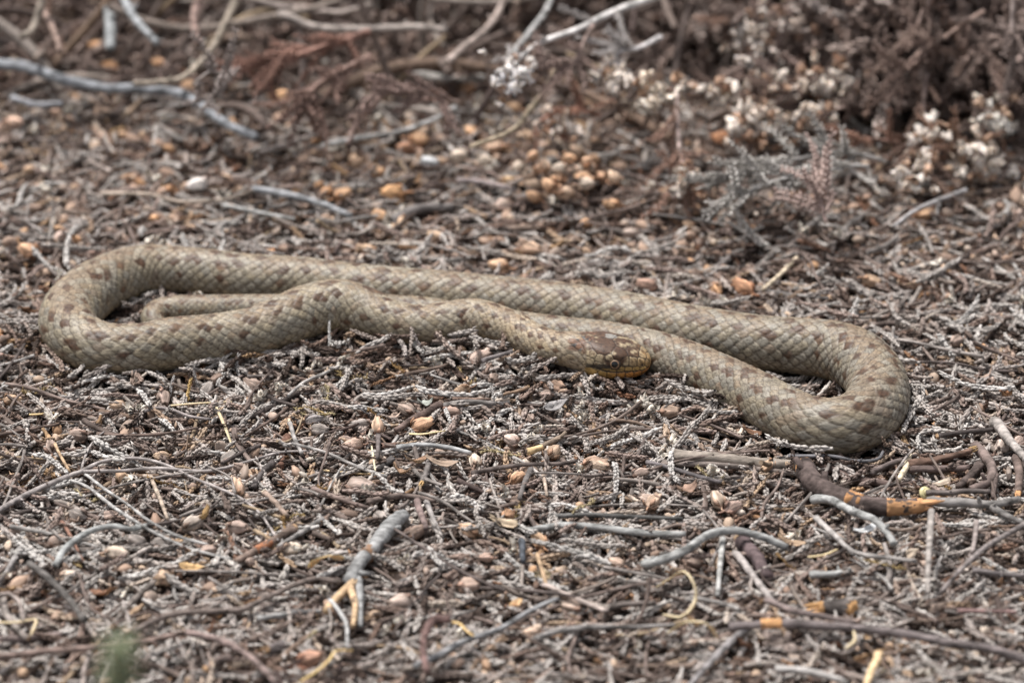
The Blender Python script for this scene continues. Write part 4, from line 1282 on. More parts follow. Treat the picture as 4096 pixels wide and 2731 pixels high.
stick('dead_branch', 'grey stem slanting right at the top left', 'F', [(820, -30), (900, 120), (1060, 290)], 62, (.26, .265, .27), cat='branch', depth=(1.6, 1.35))
stick('dead_branch', 'broad dull grey stem hanging straight at the top left', 'F', [(740, 60), (745, 200), (740, 340)], 84, (.24, .245, .245), cat='branch', depth=(1.6, 1.4))
stick('dead_branch', 'reddish stem hanging straight at the top, left of centre', 'F', [(1335, -40), (1310, 150), (1330, 300)], 62, (.30, .21, .18), cat='branch', depth=(1.5, 1.35))
stick('dead_branch', 'long tan stem slanting down left below the reddish hanging stem', 'F', [(1600, -40), (1480, 240), (1350, 420), (1190, 540), (900, 560)], 52, (.31, .26, .21), cat='branch', depth=(1.5, 1.15))
stick('dead_branch', 'pale stem lying level along the top, left of centre', 'F', [(1880, 100), (2100, 180), (2350, 202), (2900, 185), (3000, 190)], 62, (.28, .24, .215), cat='branch', depth=(1.45, 1.35))
stick('dead_branch', 'pale stem crossing above the level stem at the top', 'F', [(1660, -20), (1950, 60), (2250, 90), (2500, 40)], 52, (.27, .225, .2), cat='branch', depth=(1.7, 1.55))
stick('dead_branch', 'tan stem slanting down behind the capsules near the centre', 'G', [(1570, 460), (1400, 700), (1250, 880), (980, 985)], 42, (.36, .29, .21), cat='branch', depth=(1.05, .72))
stick('dead_branch', 'grey stem slanting up left of the white branch', 'G', [(1240, 400), (1380, 210), (1480, 90), (1530, -30)], 48, (.30, .29, .28), cat='branch', depth=(1.25, 1.5))
stick('dead_branch', 'grey knotted branch lying behind the reddish sprays', 'G', [(330, 480), (600, 500), (850, 530), (1080, 510)], 62, (.30, .28, .26), .08, cat='branch', rough=.3)
stick('dead_branch', 'thin grey stem lying in front of the knotted branch', 'G', [(-20, 980), (200, 935), (480, 890), (760, 790), (880, 720)], 38, (.32, .31, .30), .08, cat='branch', rough=.3)
stick('dead_branch', 'forked tan root climbing above the knotted branch', 'G', [(820, 420), (920, 330), (1060, 230), (1150, 100), (1200, -20)], 58, (.31, .25, .22), cat='branch', depth=(1.25, 1.6))
stick('dead_branch', 'dark stub lying right behind the snake below the two orange capsules', 'G', [(440, 1500), (560, 1430), (700, 1400), (860, 1390)], 76, (.13, .115, .108), .05, cat='branch')
stick('twig', 'greyish twig lying behind the snake below the capsule heap', 'G', [(890, 1210), (1050, 1230), (1280, 1280)], 44, (.24, .2, .19), .06)
stick('twig', 'slanting thin grey twig behind the right loop of the snake', 'H', [(1960, 1280), (1750, 1360), (1600, 1430), (1480, 1520)], 34, (.30, .28, .275), .09)
stick('twig', 'straight tan twig behind the snake at its right', 'S', [(1830, 592), (1790, 630), (1752, 664)], 11, (.56, .46, .34), .05)

# ---- straw
ribbon('straw', 'pale flat straw lying level under the left loop of the snake', 'A', [(1140, 205), (1300, 192), (1450, 184), (1560, 180)], 30, STRAWC)
ribbon('straw', 'pale straw with dark dots standing below the level straw', 'A', [(1455, 215), (1490, 290), (1530, 390), (1560, 475)], 34, STRAWC)
ribbon('straw', 'short pale straw in front of the peach capsule with a hole', 'E', [(1068, 562), (1150, 565), (1250, 552), (1330, 540)], 30, (.62, .50, .30))
ribbon('straw', 'pale straw sliver standing left of the pale level twig', 'E', [(818, 645), (830, 720), (842, 810)], 20, (.62, .54, .38))
ribbon('straw', 'tan flat straw lying beside the dark bark scraps', 'E', [(480, 805), (620, 820), (780, 832), (900, 830)], 30, (.50, .37, .22))
ribbon('straw', 'wide bent tan straw near the bottom, left of the bark branch', 'C', [(60, 530), (110, 480), (180, 458), (270, 475)], 56, (.62, .45, .25), lifts=[.05, .09, .10, .06])
ribbon('straw', 'long yellow straw hooked at the bottom left of centre', 'C', [(0, 1245), (100, 1180), (180, 1110), (230, 1050), (330, 1050)], 34, (.58, .42, .2), lift=.08)
ribbon('straw', 'thin straw loop standing in the lower right quarter', 'D', [(40, 985), (140, 920), (205, 888), (262, 950), (282, 1050), (205, 1160), (80, 1150)], 26, STRAWC, lifts=[.05, .09, .12, .12, .09, .07, .05])
ribbon('straw', 'pale arched straw below the thin straw loop', 'D', [(105, 1262), (230, 1195), (340, 1205), (410, 1290)], 28, (.64, .52, .34), lifts=[.05, .1, .1, .05])
ribbon('straw', 'small curved straw beside the banded stick', 'D', [(1240, 1250), (1245, 1310), (1190, 1355)], 24, STRAWC, lift=.08)
ribbon('straw', 'forked yellow straw at the bottom centre', 'C', [(955, 870), (1000, 880), (1050, 930), (1090, 960)], 34, (.58, .40, .19), lift=.09)
ribbon('straw', 'pale straw strip under the lower left sticks', 'B', [(-30, 935), (110, 935), (240, 915), (235, 960), (205, 1020)], 24, (.60, .48, .31), lift=.08)
ribbon('straw', 'thin straw sliver behind the arched grey twig', 'D', [(960, 800), (1050, 790), (1140, 755)], 22, (.60, .47, .29), lift=.08)
ribbon('straw', 'short tan straw left of the pale bent straw pair', 'A', [(195, 265), (280, 262), (365, 255)], 34, (.52, .38, .2))

# ---- dry capsules
CAPS_M = [capsule_mesh('seed_capsule', M_CAPS, .052, .0185, 100 + i, open_=o, ribs=rb) for i, (o, rb) in enumerate(((.4, .17), (.3, .2), (.55, .16), (.25, .2), (.65, .22), (.35, .15)))]
CALY_M = [calyx_mesh('calyx', M_CAPS, .052, .0185, i) for i in range(6)]
ROUND_M = [capsule_mesh('seed_capsule', M_CAPS, .046, .0185, 200 + i, open_=.22, ribs=.045) for i in range(3)]
BL_M = [blossom_mesh('dried_flower', M_WHITE, .026, i, lobes=lb) for i, lb in enumerate((3, 4, 4, 5, 2))]
GP = (.28, .21, .175); PEACH = (.55, .38, .275); TANC = (.42, .30, .215); PINK = (.38, .285, .24); CGREY = (.29, .25, .225); CBROWN = (.20, .13, .095); ORANGE = (.52, .325, .20); CREAMC = (.58, .475, .385)
CI = [0]


def capsule(p, yaw, pitch, s, col, label, group=None, round_=False, roll=None):
    i = CI[0]; CI[0] += 1
    me = ROUND_M[i % 3] if round_ else CAPS_M[i % 6]
    o = link('seed_capsule', me, loc=p, rot=(roll if roll is not None else RNG.uniform(0, 6), -math.radians(pitch), math.radians(yaw)), scale=s, color=col)
    k = tuple(np.clip(np.array(col) * np.array([.72, .62, .58]), 0, 1))
    link('calyx', CALY_M[i % 6], o, color=k)
    return tag(o, label, 'seed capsule', group)


def caps_at(area, x, y, wpx, yaw, pitch, col, label, lift=.045, group=None, round_=False):
    """wpx: its length in the picture area"""
    p = on_ground(*photo(area, x, y), lift)
    s = size_at(p, wpx / AREA[area][2]) / .052
    return capsule(p, yaw, pitch, s, col, label, group, round_)


for a in [
    ('A', 925, 1120, 150, 200, 35, CGREY, 'large grey tan capsule under the pale bare twigs, lower left'),
    ('A', 775, 1195, 165, -20, 5, CREAMC, 'cream white capsule with a brown base, left of the grey tan one'),
    ('A', 1075, 1130, 140, 20, 5, CGREY, 'pale grey capsule right beside the large grey tan one'),
    ('A', 390, 1125, 160, 10, 0, GP, 'brown capsule half under the hooped grey twig'),
    ('A', 1600, 765, 125, 100, 40, PEACH, 'upright peach capsule just below the long twig fork'),
    ('A', 1590, 1025, 135, 350, 8, PINK, 'pinkish capsule with an open mouth near the twig tip'),
    ('A', 535, 405, 130, 170, 5, GP, 'tan shell-like capsule by the left edge above the forked twig'),
    ('A', 800, 208, 110, 200, 10, TANC, 'tan capsule left of the level straw'),
    ('A', 1100, 150, 130, 280, -20, PINK, 'pinkish capsule hanging by the level straw end'),
    ('A', 1390, 110, 130, 60, 40, CGREY, 'grey capsule below the snake left of centre'),
    ('A', 1700, 80, 130, 150, 20, GP, 'round brown capsule below the snake left of centre'),
    ('A', 1280, 1000, 150, 30, 15, (.40, .33, .28), 'pale brown papery capsule under the brown leaf strip'),
    ('A', 530, 940, 150, 150, 5, CGREY, 'whitish grey capsule with pointed ends left of the curved twig'),
    ('A', 1960, 1165, 130, 10, 5, CREAMC, 'white capsule beside the split brown stick'),
    ('A', 1530, 560, 120, 40, 20, CGREY, 'greyish open capsule between the two twig forks'),
    ('A', 1095, 550, 120, 200, 20, TANC, 'tan torn capsule above the upper twig fork'),
    ('B', 1100, 640, 160, 250, 20, TANC, 'tan open capsule in the lower left, mouth to the viewer'),
    ('B', 450, 625, 120, 20, 10, CREAMC, 'dull cream capsule among the lower left sticks'),
    ('E', 750, 505, 140, 200, 15, CGREY, 'large ribbed grey brown capsule touching the upright peach capsule'),
    ('E', 858, 518, 130, 95, 45, PEACH, 'upright peach capsule with a brown cup in the centre'),
    ('E', 1145, 505, 150, 20, 15, (.58, .36, .235), 'peach capsule with a hole beside the short straw'),
    ('E', 700, 635, 150, 215, 15, (.52, .375, .30), 'round pinkish capsule with dark mouth, left of centre'),
    ('E', 1535, 60, 160, 30, 20, PINK, 'large pink grey capsule leaning near the snake neck'),
    ('E', 2035, 240, 170, 320, 5, (.40, .27, .20), 'large brown capsule below the snake head'),
    ('E', 1765, 610, 130, 160, 15, (.54, .42, .36), 'pinkish white round capsule in the centre right'),
    ('E', 1515, 750, 125, 100, 20, CREAMC, 'cream open capsule in the front centre'),
    ('E', 1790, 862, 125, 40, 15, (.50, .31, .2), 'orange tan capsule beside the standing dark twig'),
    ('E', 2030, 690, 150, 60, 10, TANC, 'tan capsule with a long torn lip, right of centre'),
    ('E', 2310, 770, 170, 350, 5, (.52, .36, .27), 'wide tan capsule above a white scrap'),
    ('E', 735, 915, 200, 340, 5, (.40, .31, .265), 'very large grey pink capsule left of the bark branch'),
    ('E', 1060, 405, 130, 150, 10, (.30, .23, .19), 'crumpled brown capsule above the thick brown twig'),
    ('E', 1345, 420, 120, 10, 5, (.33, .23, .185), 'dark mouthed brown capsule right of the thick brown twig'),
    ('E', 1255, 320, 110, 190, 10, CBROWN, 'round brown capsule in the upper middle of the litter'),
    ('E', 2000, 300, 100, 200, 10, PINK, 'small pinkish capsule under the large brown one'),
    ('E', 30, 240, 130, 160, 10, GP, 'ragged brown capsule below the first snake bend'),
    ('E', 460, 535, 130, 340, 5, CGREY, 'grey capsule with a dark top, left of the grey brown one'),
    ('E', 420, 470, 120, 20, 5, (.26, .23, .22), 'dark grey capsule behind the grey one'),
    ('C', 1068, 300, 125, 170, 20, (.48, .32, .22), 'tan round capsule with a beak right of the bark branch'),
    ('C', 1500, 362, 130, 120, 25, (.54, .36, .235), 'smooth tan capsule under the level grey twig'),
    ('C', 1050, 640, 140, 5, 3, (.52, .38, .305), 'pinkish egg-shaped capsule lying level at the front centre'),
    ('C', 1170, 470, 90, 200, 10, (.44, .31, .25), 'small round capsule left of the thin tan twig'),
    ('C', 640, 745, 150, 200, 5, (.50, .39, .33), 'pale pink capsule right below the bark branch'),
    ('C', 1350, 770, 110, 60, 15, (.56, .36, .2), 'tan capsule with a dark end at the front centre'),
    ('C', 1455, 940, 110, 200, 10, (.60, .44, .34), 'peach white capsule near the bottom centre'),
    ('C', 1710, 780, 130, 170, 10, (.42, .32, .26), 'dull pinkish capsule right of the slate twig'),
    ('C', 1990, 500, 110, 150, 10, (.44, .32, .25), 'tan capsule at the lower right of centre'),
    ('C', 500, 215, 120, 300, 10, (.36, .31, .28), 'hollow grey capsule left of the bark branch top'),
    ('C', 1305, 205, 120, 250, 20, (.36, .21, .13), 'torn brown capsule with an orange hollow at the front'),
    ('C', 2200, 110, 120, 160, 15, (.45, .34, .28), 'pink capsule with a cut top below the straight sticks'),
    ('C', 45, 1110, 170, 20, 10, (.48, .28, .2), 'reddish torn capsule at the bottom left of centre'),
    ('D', 415, 460, 130, 110, 20, (.48, .37, .29), 'tan papery capsule below the two parallel sticks'),
    ('D', 500, 500, 120, 30, 10, (.44, .32, .27), 'ragged pinkish capsule beside the tan papery one'),
    ('D', 15, 470, 120, 60, 10, (.50, .36, .27), 'tan capsule left of the papery ones below the sticks'),
    ('D', 2140, 130, 130, 250, 10, (.36, .29, .25), 'hollow grey brown capsule at the right edge'),
    ('D', 500, 1440 - 1290 + 640, 0.01, 0, 0, TANC, None),
]:
    if a[-1]:
        caps_at(*a)
# below the head of the snake
caps_at('S', 1270, 888, 42, 150, 15, (.48, .35, .27), 'tan torn capsule right under the chin of the snake')
caps_at('S', 1560, 905, 40, 20, 10, (.42, .33, .26), 'rounded tan capsule tucked under the snake body right of its head')
caps_at('S', 1535, 945, 46, 350, 5, (.36, .26, .2), 'ribbed brown capsule right below the body of the snake')
caps_at('S', 1365, 1072, 52, 345, 5, (.50, .38, .29), 'broad tan capsule below the round pinkish white one')
# behind the snake: the heap of orange tan ones
heap = [(1205, 378), (1230, 372), (1255, 420), (1290, 437), (1318, 390), (1343, 372), (1362, 358), (1312, 352), (1283, 392), (1300, 412), (1330, 395), (1405, 422), (1270, 405), (1345, 395), (1295, 372), (1326, 372), (1366, 385), (1250, 395), (1240, 440), (1306, 440), (1335, 418), (1375, 405), (1285, 418), (1262, 372), (1225, 408), (1355, 425)]
HEAPW = []
for x, y in heap:
    hx = 'left' if x < 1262 else ('right' if x > 1345 else 'middle'); hy = 'top' if y < 380 else ('bottom' if y > 415 else 'centre')
    HEAPW.append(f'at the {hy} {hx} of the capsule heap behind the snake')
for k, (x, y) in enumerate(heap):
    caps_at('S', x + RNG.uniform(-16, 16), y + RNG.uniform(-16, 12), RNG.uniform(32, 44), RNG.uniform(0, 360), RNG.uniform(-10, 50), [CREAMC, (.58, .37, .245), (.56, .35, .22), (.60, .43, .31)][k % 4], ['cream', 'peach', 'tan', 'pale tan'][k % 4] + ' rounded capsule ' + HEAPW[k], .06 + .025 * (k % 3), 'heap of tan capsules behind the snake', True)
for x, y, w, col, lab, rd in [
    (960, 320, 52, ORANGE, 'orange capsule lying level, uppermost left of the pair of pale round ones', True), (1085, 303, 42, ORANGE, 'small orange capsule behind the two pale round ones', True),
    (1055, 360, 50, CREAMC, 'left of two pale round capsules behind the snake', True), (1110, 370, 46, CREAMC, 'right of two pale round capsules behind the snake', True),
    (1135, 338, 50, PEACH, 'peach capsule touching the two pale round ones from behind', True), (785, 447, 50, ORANGE, 'orange capsule at the tip of the grey pointing twig', True),
    (752, 440, 36, (.52, .3, .17), 'dull orange capsule just left of the one at the twig tip', True), (905, 442, 52, (.62, .36, .19), 'bright orange capsule with a pointed base behind the snake', False),
    (870, 495, 44, ORANGE, 'orange capsule close behind the snake under the pointed one', False), (865, 395, 42, ORANGE, 'orange capsule left of the pale round pair', True),
    (815, 380, 44, (.46, .31, .21), 'torn tan capsule left of the single orange one', False), (1217, 570, 46, PEACH, 'peach capsule lying close behind the middle of the snake', False),
    (1150, 612, 48, (.54, .36, .24), 'tan pointed capsule touching the back of the snake', False), (932, 340, 44, (.36, .2, .13), 'dark orange capsule left under the level orange one', True),
    (30, 283, 48, (.62, .42, .32), 'pale orange capsule at the left edge behind the snake', True), (68, 578, 54, (.50, .31, .2), 'brown orange capsule left of the snake', False),
    (1710, 663, 52, (.42, .23, .14), 'rusty capsule behind the right half of the snake', False), (650, 222, 52, (.55, .33, .19), 'blurred orange capsule right of the curved grey stem', True),
    (1408, 470, 40, ORANGE, 'orange pointed capsule right of the heap', False), (1345, 512, 32, (.54, .33, .2), 'small orange round capsule below the heap', True), (1450, 535, 36, (.42, .33, .28), 'pale pink capsule right of the small orange one', False),
    (455, 425, 52, (.62, .56, .52), 'white shell-like capsule behind the left part of the snake', False), (165, 240, 40, (.52, .43, .38), 'pale round capsule under the curved grey stem', True),
    (360, 152, 60, (.46, .27, .16), 'blurred orange capsule above the curved grey stem', True), (255, 155, 46, (.50, .28, .15), 'blurred orange capsule left of it above the grey stem', True),
    (225, 112, 56, (.44, .25, .14), 'blurred tan capsule further up by the hanging grey stem', False), (1005, 222, 54, (.38, .21, .13), 'dark orange capsule in front of the knotted branch', True),
    (1068, 205, 44, (.48, .29, .18), 'tan capsule right of the dark orange one by the branch', False), (1180, 250, 42, (.54, .35, .22), 'tan capsule behind the slanting tan stem', True),
    (1272, 232, 46, (.48, .41, .37), 'pale capsule with a brown end under the white branch', True), (1155, 470, 40, (.54, .41, .34), 'pinkish capsule upright near the grey twig behind the snake', False),
    (1165, 415, 34, (.54, .38, .24), 'small tan capsule left of the heap', True), (990, 375, 44, (.50, .5, .5), 'bluish white pointed capsule left of the pale round pair', False),
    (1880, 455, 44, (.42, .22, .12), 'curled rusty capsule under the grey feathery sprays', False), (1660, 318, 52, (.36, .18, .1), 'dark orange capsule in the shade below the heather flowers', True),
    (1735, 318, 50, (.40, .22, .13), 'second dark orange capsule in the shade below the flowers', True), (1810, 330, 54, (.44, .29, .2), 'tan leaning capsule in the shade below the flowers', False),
    (2120, 492, 44, (.5, .32, .2), 'tan capsule near the right edge behind the snake', False), (1490, 655, 46, (.34, .22, .17), 'brown capsule directly behind the snake, right of the middle', False),
]:
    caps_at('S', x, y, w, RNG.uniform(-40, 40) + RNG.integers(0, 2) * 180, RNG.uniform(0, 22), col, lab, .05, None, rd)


# ---- everything one could still count: copies scattered on top of the litter
def spread_points(n, y0, y1, clear=.02, mind=.03):
    out = []
    while len(out) < n:
        y = RNG.uniform(y0, y1); half = 1.2 + .09 * y
        x = RNG.uniform(-half, half)
        d, r, z = near_snake(np.array([[x, y]]))
        if d[0] < clear or (d[0] < .2 and -.3 < y < .35 and behind_body(np.array([[x, y]]))[0] and behind_body(np.array([[x, -y]]))[0] and (ALLP[:, 1] > y)[np.abs(ALLP[:, 0] - x) < .04].any()) or math.hypot(x - HEAD_B[0] - .1, y - HEAD_B[1] + .05) < .13:
            continue
        if any((x - a) ** 2 + (y - b) ** 2 < mind ** 2 for a, b in out[-60:]):
            continue
        out.append((x, y))
    return out


SPRIG_I = []
for i, (L, n, bd) in enumerate(((.10, 16, .25), (.125, 20, .3), (.085, 14, .5), (.11, 18, .6), (.15, 24, .2))):
    SPRIG_I.append(sprig_mesh('heather_sprig', M_SPRIGC, L, n, seed=60 + i, bend=bd, leaf=.024, width=.0045))
SC = [((.45, .42, .395), 'pale grey dry heather sprig lying on top of the litter', 'pale grey heather sprigs'), ((.33, .295, .27), 'mid grey dry heather sprig lying on top of the litter', 'mid grey heather sprigs'),
      ((.25, .19, .165), 'pinkish brown dry heather sprig lying on top of the litter', 'pinkish brown heather sprigs'), ((.14, .105, .09), 'dark brown dry heather sprig lying on top of the litter', 'dark brown heather sprigs')]
for k, (x, y) in enumerate(spread_points(190, -1.15, .12, -.01) + spread_points(110, .12, .95)):
    c, lab, gr = SC[int(RNG.choice(4, p=[.36, .32, .22, .10]) if y < .2 else RNG.choice(4, p=[.2, .25, .35, .2]))]
    o = link('heather_sprig', SPRIG_I[k % 5], loc=(x, y, gz(x, y) + RNG.uniform(.038, .058)), rot=(RNG.uniform(0, 6), RNG.normal(0, .13), RNG.uniform(0, 6.28)), scale=RNG.uniform(.85, 1.15),
             color=tuple(np.array(c) * RNG.uniform(.85, 1.15)))
    tag(o, lab, 'heather sprig', gr)
# sprigs standing up against the snake's flank
for x, y, c, lab, hgt in [(757, 772, (.42, .40, .38), 'grey sprig standing upright against the first bend of the snake', 40), (450, 850, (.24, .22, .21), 'dark grey sprig standing against the left bend of the snake', 60),
                      (432, 875, (.50, .34, .15), 'ochre yellow sprig standing against the left bend of the snake', 66), (392, 870, (.33, .31, .30), 'grey sprig arching against the left bend of the snake', 60),
                      (545, 828, (.32, .30, .29), 'grey sprig leaning left of the snake middle, beside a twig', 60), (1135, 905, (.40, .37, .35), 'pale sprig standing below the neck of the snake', 50),
                      (968, 790, (.22, .19, .18), 'dark sprig standing at the belly of the snake', 40)]:
    p = on_ground(*photo('S', x, y + hgt / 2.5), .05)
    s = size_at(p, hgt / .5742) / .1
    o = link('heather_sprig', SPRIG_I[(x + y) % 5], loc=p, rot=(RNG.uniform(0, 6), -1.15, math.radians(RNG.uniform(40, 130))), scale=max(s, .6), color=c)
    tag(o, lab, 'heather sprig')
CC = [(GP, 'grey brown dry capsule scattered in the litter', 'grey brown capsules in the litter'), (PINK, 'pinkish dry capsule scattered in the litter', 'pinkish capsules in the litter'),
      ((.42, .29, .20), 'light tan dry capsule scattered in the litter', 'light tan capsules in the litter'), ((.48, .28, .16), 'orange tan dry capsule scattered in the litter', 'orange tan capsules in the litter'),
      ((.18, .13, .105), 'dark brown dry capsule scattered in the litter', 'dark brown capsules in the litter')]
for k, (x, y) in enumerate(spread_points(50, -1.3, .1) + spread_points(90, .15, 1.9)):
    pr = [.3, .25, .2, .07, .18] if y < .1 else [.14, .18, .24, .3, .14]
    c, lab, gr = CC[int(RNG.choice(5, p=pr))]
    capsule((x, y, gz(x, y) + RNG.uniform(.03, .05)), RNG.uniform(0, 360), RNG.uniform(-20, 35), RNG.uniform(.5, .85), tuple(np.array(c) * RNG.uniform(.85, 1.15)), lab, gr, y > .1 and k % 2 == 0)
# white papery flowers
WC = (.56, .50, .43)
fl = [('E', 790, 580), ('E', 1270, 75), ('E', 595, 60), ('E', 460, 85), ('E', 415, 120), ('E', 490, 290), ('E', 80, 320), ('E', 205, 255), ('E', 1600, 515), ('E', 435, 720), ('E', 380, 855), ('E', 780, 955), ('E', 2240, 380),
      ('E', 2245, 450), ('E', 1930, 600), ('E', 1860, 620), ('E', 1945, 545), ('E', 1740, 955), ('E', 2230, 810), ('D', 60, 165), ('D', 110, 180), ('D', 130, 110), ('A', 870, 235), ('A', 945, 230), ('A', 355, 300), ('A', 1755, 150),
      ('A', 1885, 90), ('A', 2170, 120), ('A', 860, 695), ('A', 1475, 1100), ('A', 2020, 1170), ('C', 560, 920), ('C', 615, 880), ('C', 145, 690), ('C', 1345, 415), ('C', 650, 480), ('C', 990, 945), ('C', 2140, 1020),
      ('D', 880, 680), ('D', 1400, 1510), ('D', 1680, 1490), ('D', 605, 1270), ('D', 360, 290), ('B', 730, 1030), ('B', 850, 720), ('B', 1480, 380), ('B', 45, 640), ('S', 1330, 905), ('S', 1475, 925), ('S', 1490, 940), ('S', 1450, 940)]
for k, (ar, x, y) in enumerate(fl):
    p = on_ground(*photo(ar, x, y), .05)
    o = link('dried_flower', BL_M[k % 5], loc=p, rot=(RNG.uniform(0, 6), RNG.uniform(-1.2, .3), RNG.uniform(0, 6)), scale=RNG.uniform(.55, .85), color=tuple(np.array(WC) * RNG.uniform(.82, 1.05)))
    tag(o, 'small white papery flower fallen on the litter', 'flower', 'white fallen flowers in front of the snake')
for k, (x, y) in enumerate(spread_points(45, .15, 1.6)):
    o = link('dried_flower', BL_M[k % 5], loc=(x, y, gz(x, y) + .05), rot=(RNG.uniform(0, 6), RNG.uniform(-1.2, .3), RNG.uniform(0, 6)), scale=RNG.uniform(.6, 1.05), color=tuple(np.array(WC) * RNG.uniform(.75, 1.05)))
    tag(o, 'small white papery flower fallen behind the snake', 'flower', 'white fallen flowers behind the snake')
# yellow moss threads
MOSS_M = [moss_mesh('moss_strand', M_MOSS, .085, i) for i in range(4)]
ms = [('E', 420, 420), ('E', 510, 570 - 250), ('E', 860, 420), ('E', 1470, 170), ('E', 1680, 690), ('E', 560, 920), ('E', 260, 1150), ('A', 600, 800), ('A', 1100, 700), ('A', 265, 90), ('A', 2100, 230), ('A', 1930, 1010),
      ('C', 1350, 160), ('C', 1770, 150), ('D', 850, 840), ('D', 1440, 860), ('D', 370, 285), ('D', 1750, 370), ('B', 480, 500), ('B', 2080, 1020), ('E', 980, 110), ('E', 690, 165), ('D', 700, 30), ('D', 750, 90)]
for k, (ar, x, y) in enumerate(ms):
    p = on_ground(*photo(ar, x, y), .048)
    o = link('moss_strand', MOSS_M[k % 4], loc=p, rot=(RNG.uniform(0, 6), RNG.normal(0, .3), RNG.uniform(0, 6)), scale=RNG.uniform(.6, 1.0), color=tuple(np.array([(.34, .25, .125), (.42, .345, .205), (.28, .175, .08)][k % 3])))
    tag(o, ['ochre dry moss strand curled on the litter', 'pale yellow dry moss strand curled on the litter', 'rusty dry moss strand curled on the litter'][k % 3], 'moss', ['ochre moss strands', 'pale moss strands', 'rusty moss strands'][k % 3])
# twigs among the litter
TW_I = [twig_mesh('twig', M_TWIG, L, r, bend=b, seed=80 + i, sides=8, rings=12) for i, (L, r, b) in enumerate(((.16, .0042, .3), (.24, .0048, .35), (.12, .006, .15), (.32, .0044, .3), (.2, .0034, .6), (.1, .004, .25)))]
TC = [((.15, .115, .10), 'brown thin twig among the loose litter', 'brown thin twigs'), ((.20, .175, .16), 'grey thin twig among the loose litter', 'grey thin twigs'), ((.085, .068, .062), 'blackish thin twig among the loose litter', 'blackish thin twigs'),
      ((.26, .24, .225), 'pale grey thin twig among the loose litter', 'pale grey thin twigs')]
for k, (x, y) in enumerate(spread_points(105, -1.4, .05, .05) + spread_points(60, .15, 1.6, .06)):
    c, lab, gr = TC[int(RNG.choice(4, p=[.38, .3, .14, .18]))]
    o = link('twig', TW_I[k % 6], loc=(x, y, gz(x, y) + RNG.uniform(.035, .06)), rot=(RNG.uniform(-.5, .5), RNG.normal(0, .09), RNG.uniform(0, 6.28)), scale=(lambda q: (q, q * .8, q * .8))(RNG.uniform(.8, 1.15)), color=tuple(np.array(c) * RNG.uniform(.85, 1.2)))
    tag(o, lab, 'twig', gr)
# bark and leaf scraps
FL_I = [flake_mesh('leaf_scrap', M_CAPS, L, w, 40 + i, .9) for i, (L, w) in enumerate(((.07, .026), (.05, .03), (.09, .02), (.06, .035)))]
for k, (ar, x, y, c, lab) in enumerate([('A', 1350, 960, (.30, .19, .09), 'brown curled leaf strip across the lower left litter'), ('E', 1010, 830, (.30, .19, .125), 'brownish papery scrap left of the grey upright stub'),
                                      ('E', 1300, 770, (.34, .25, .19), 'crumpled brown leaf scrap in the front centre'), ('B', 700, 740, (.24, .13, .085), 'reddish bark strip under the corner sticks'),
                                      ('D', 620, 50, (.20, .11, .07), 'rusty bark scrap tucked under the right snake loop'), ('D', 240, 400, (.32, .21, .16), 'reddish papery leaf scrap below the sticks'),
                                      ('D', 860, 720, (.40, .28, .19), 'tan bark scrap by the end of the arched grey twig'), ('D', 1570, 790, (.45, .36, .28), 'pale crumbly lump at the right'),
                                      ('D', 1760, 365, (.52, .42, .33), 'pale crumbly wood scrap behind the gnarled stick'), ('E', 1180, 370, (.36, .37, .33), 'pale greenish scrap above the thick brown twig'),
                                      ('E', 830, 425, (.13, .12, .12), 'dark bark scrap beside a moss strand'), ('E', 2060, 375, (.27, .25, .245), 'grey glossy scrap below the large brown capsule'),
                                      ('C', 1290, 260, (.46, .36, .26), 'cream bark scrap beside the torn brown capsule'), ('C', 1545, 580, (.48, .38, .25), 'yellowish scrap behind the thin tan twig'),
                                      ('D', 1320, 640, (.62, .62, .62), 'whitish flaking patch of bark under the bowed twig'), ('B', 1290, 575, (.56, .36, .18), 'pale split wood scrap near the lower left capsules'),
                                      ('E', 1120, 750, (.28, .17, .11), 'rusty papery scrap above the grey upright stub'), ('B', 850, 1010, (.35, .27, .22), 'dull brown scrap at the lower left')]):
    p = on_ground(*photo(ar, x, y), .05)
    o = link('leaf_scrap', FL_I[k % 4], loc=p, rot=(RNG.normal(.3, .3), RNG.normal(0, .2), RNG.uniform(-.6, .6)), scale=RNG.uniform(.65, .95), color=tuple(np.array(c) * .85))
    tag(o, lab, 'scrap')


def snail_shell():
    p = on_ground(*photo('D', 1690, 402), .065)
    r = size_at(p, 48 / 1.5207)
    n, sg = 40, 12
    mats = []
    my, N, L, B = new_mat('shell_bands')
    at = N.new('ShaderNodeAttribute'); at.attribute_name = 'band'
    rp = ramp_node(N, [(0, (.62, .50, .16)), (.45, (.02, .018, .016)), (.75, (.62, .55, .3))], True); L.new(at.outputs['Fac'], rp.inputs[0]); L.new(rp.outputs[0], B.inputs['Base Color']); B.inputs['Roughness'].default_value = .3
    vs, bd = [], []
    for i in range(n):
        u = i / (n - 1); a = u * 4.2 * math.pi; R = r * (.12 + .5 * u); w = r * (.1 + .4 * u)
        for j in range(sg):
            b = 2 * math.pi * j / sg
            vs.append(((R + w * math.cos(b)) * math.cos(a), (R + w * math.cos(b)) * math.sin(a), w * math.sin(b) - r * .9 * u)); bd.append((.5 + .5 * math.sin(b * 1 + .6)))
    fs = [(i * sg + j, (i + 1) * sg + j, (i + 1) * sg + (j + 1) % sg, i * sg + (j + 1) % sg) for i in range(n - 1) for j in range(sg)]
    mb = MB(); mb.add(vs, fs); me = mb.mesh('shell_piece', my)
    a = me.attributes.new('band', 'FLOAT', 'POINT'); a.data.foreach_set('value', np.array(bd, np.float32))
    o = link('shell_piece', me, loc=p, rot=(.9, .3, .4))
    tag(o, 'yellow and black banded snail shell behind the gnarled stick', 'shell')


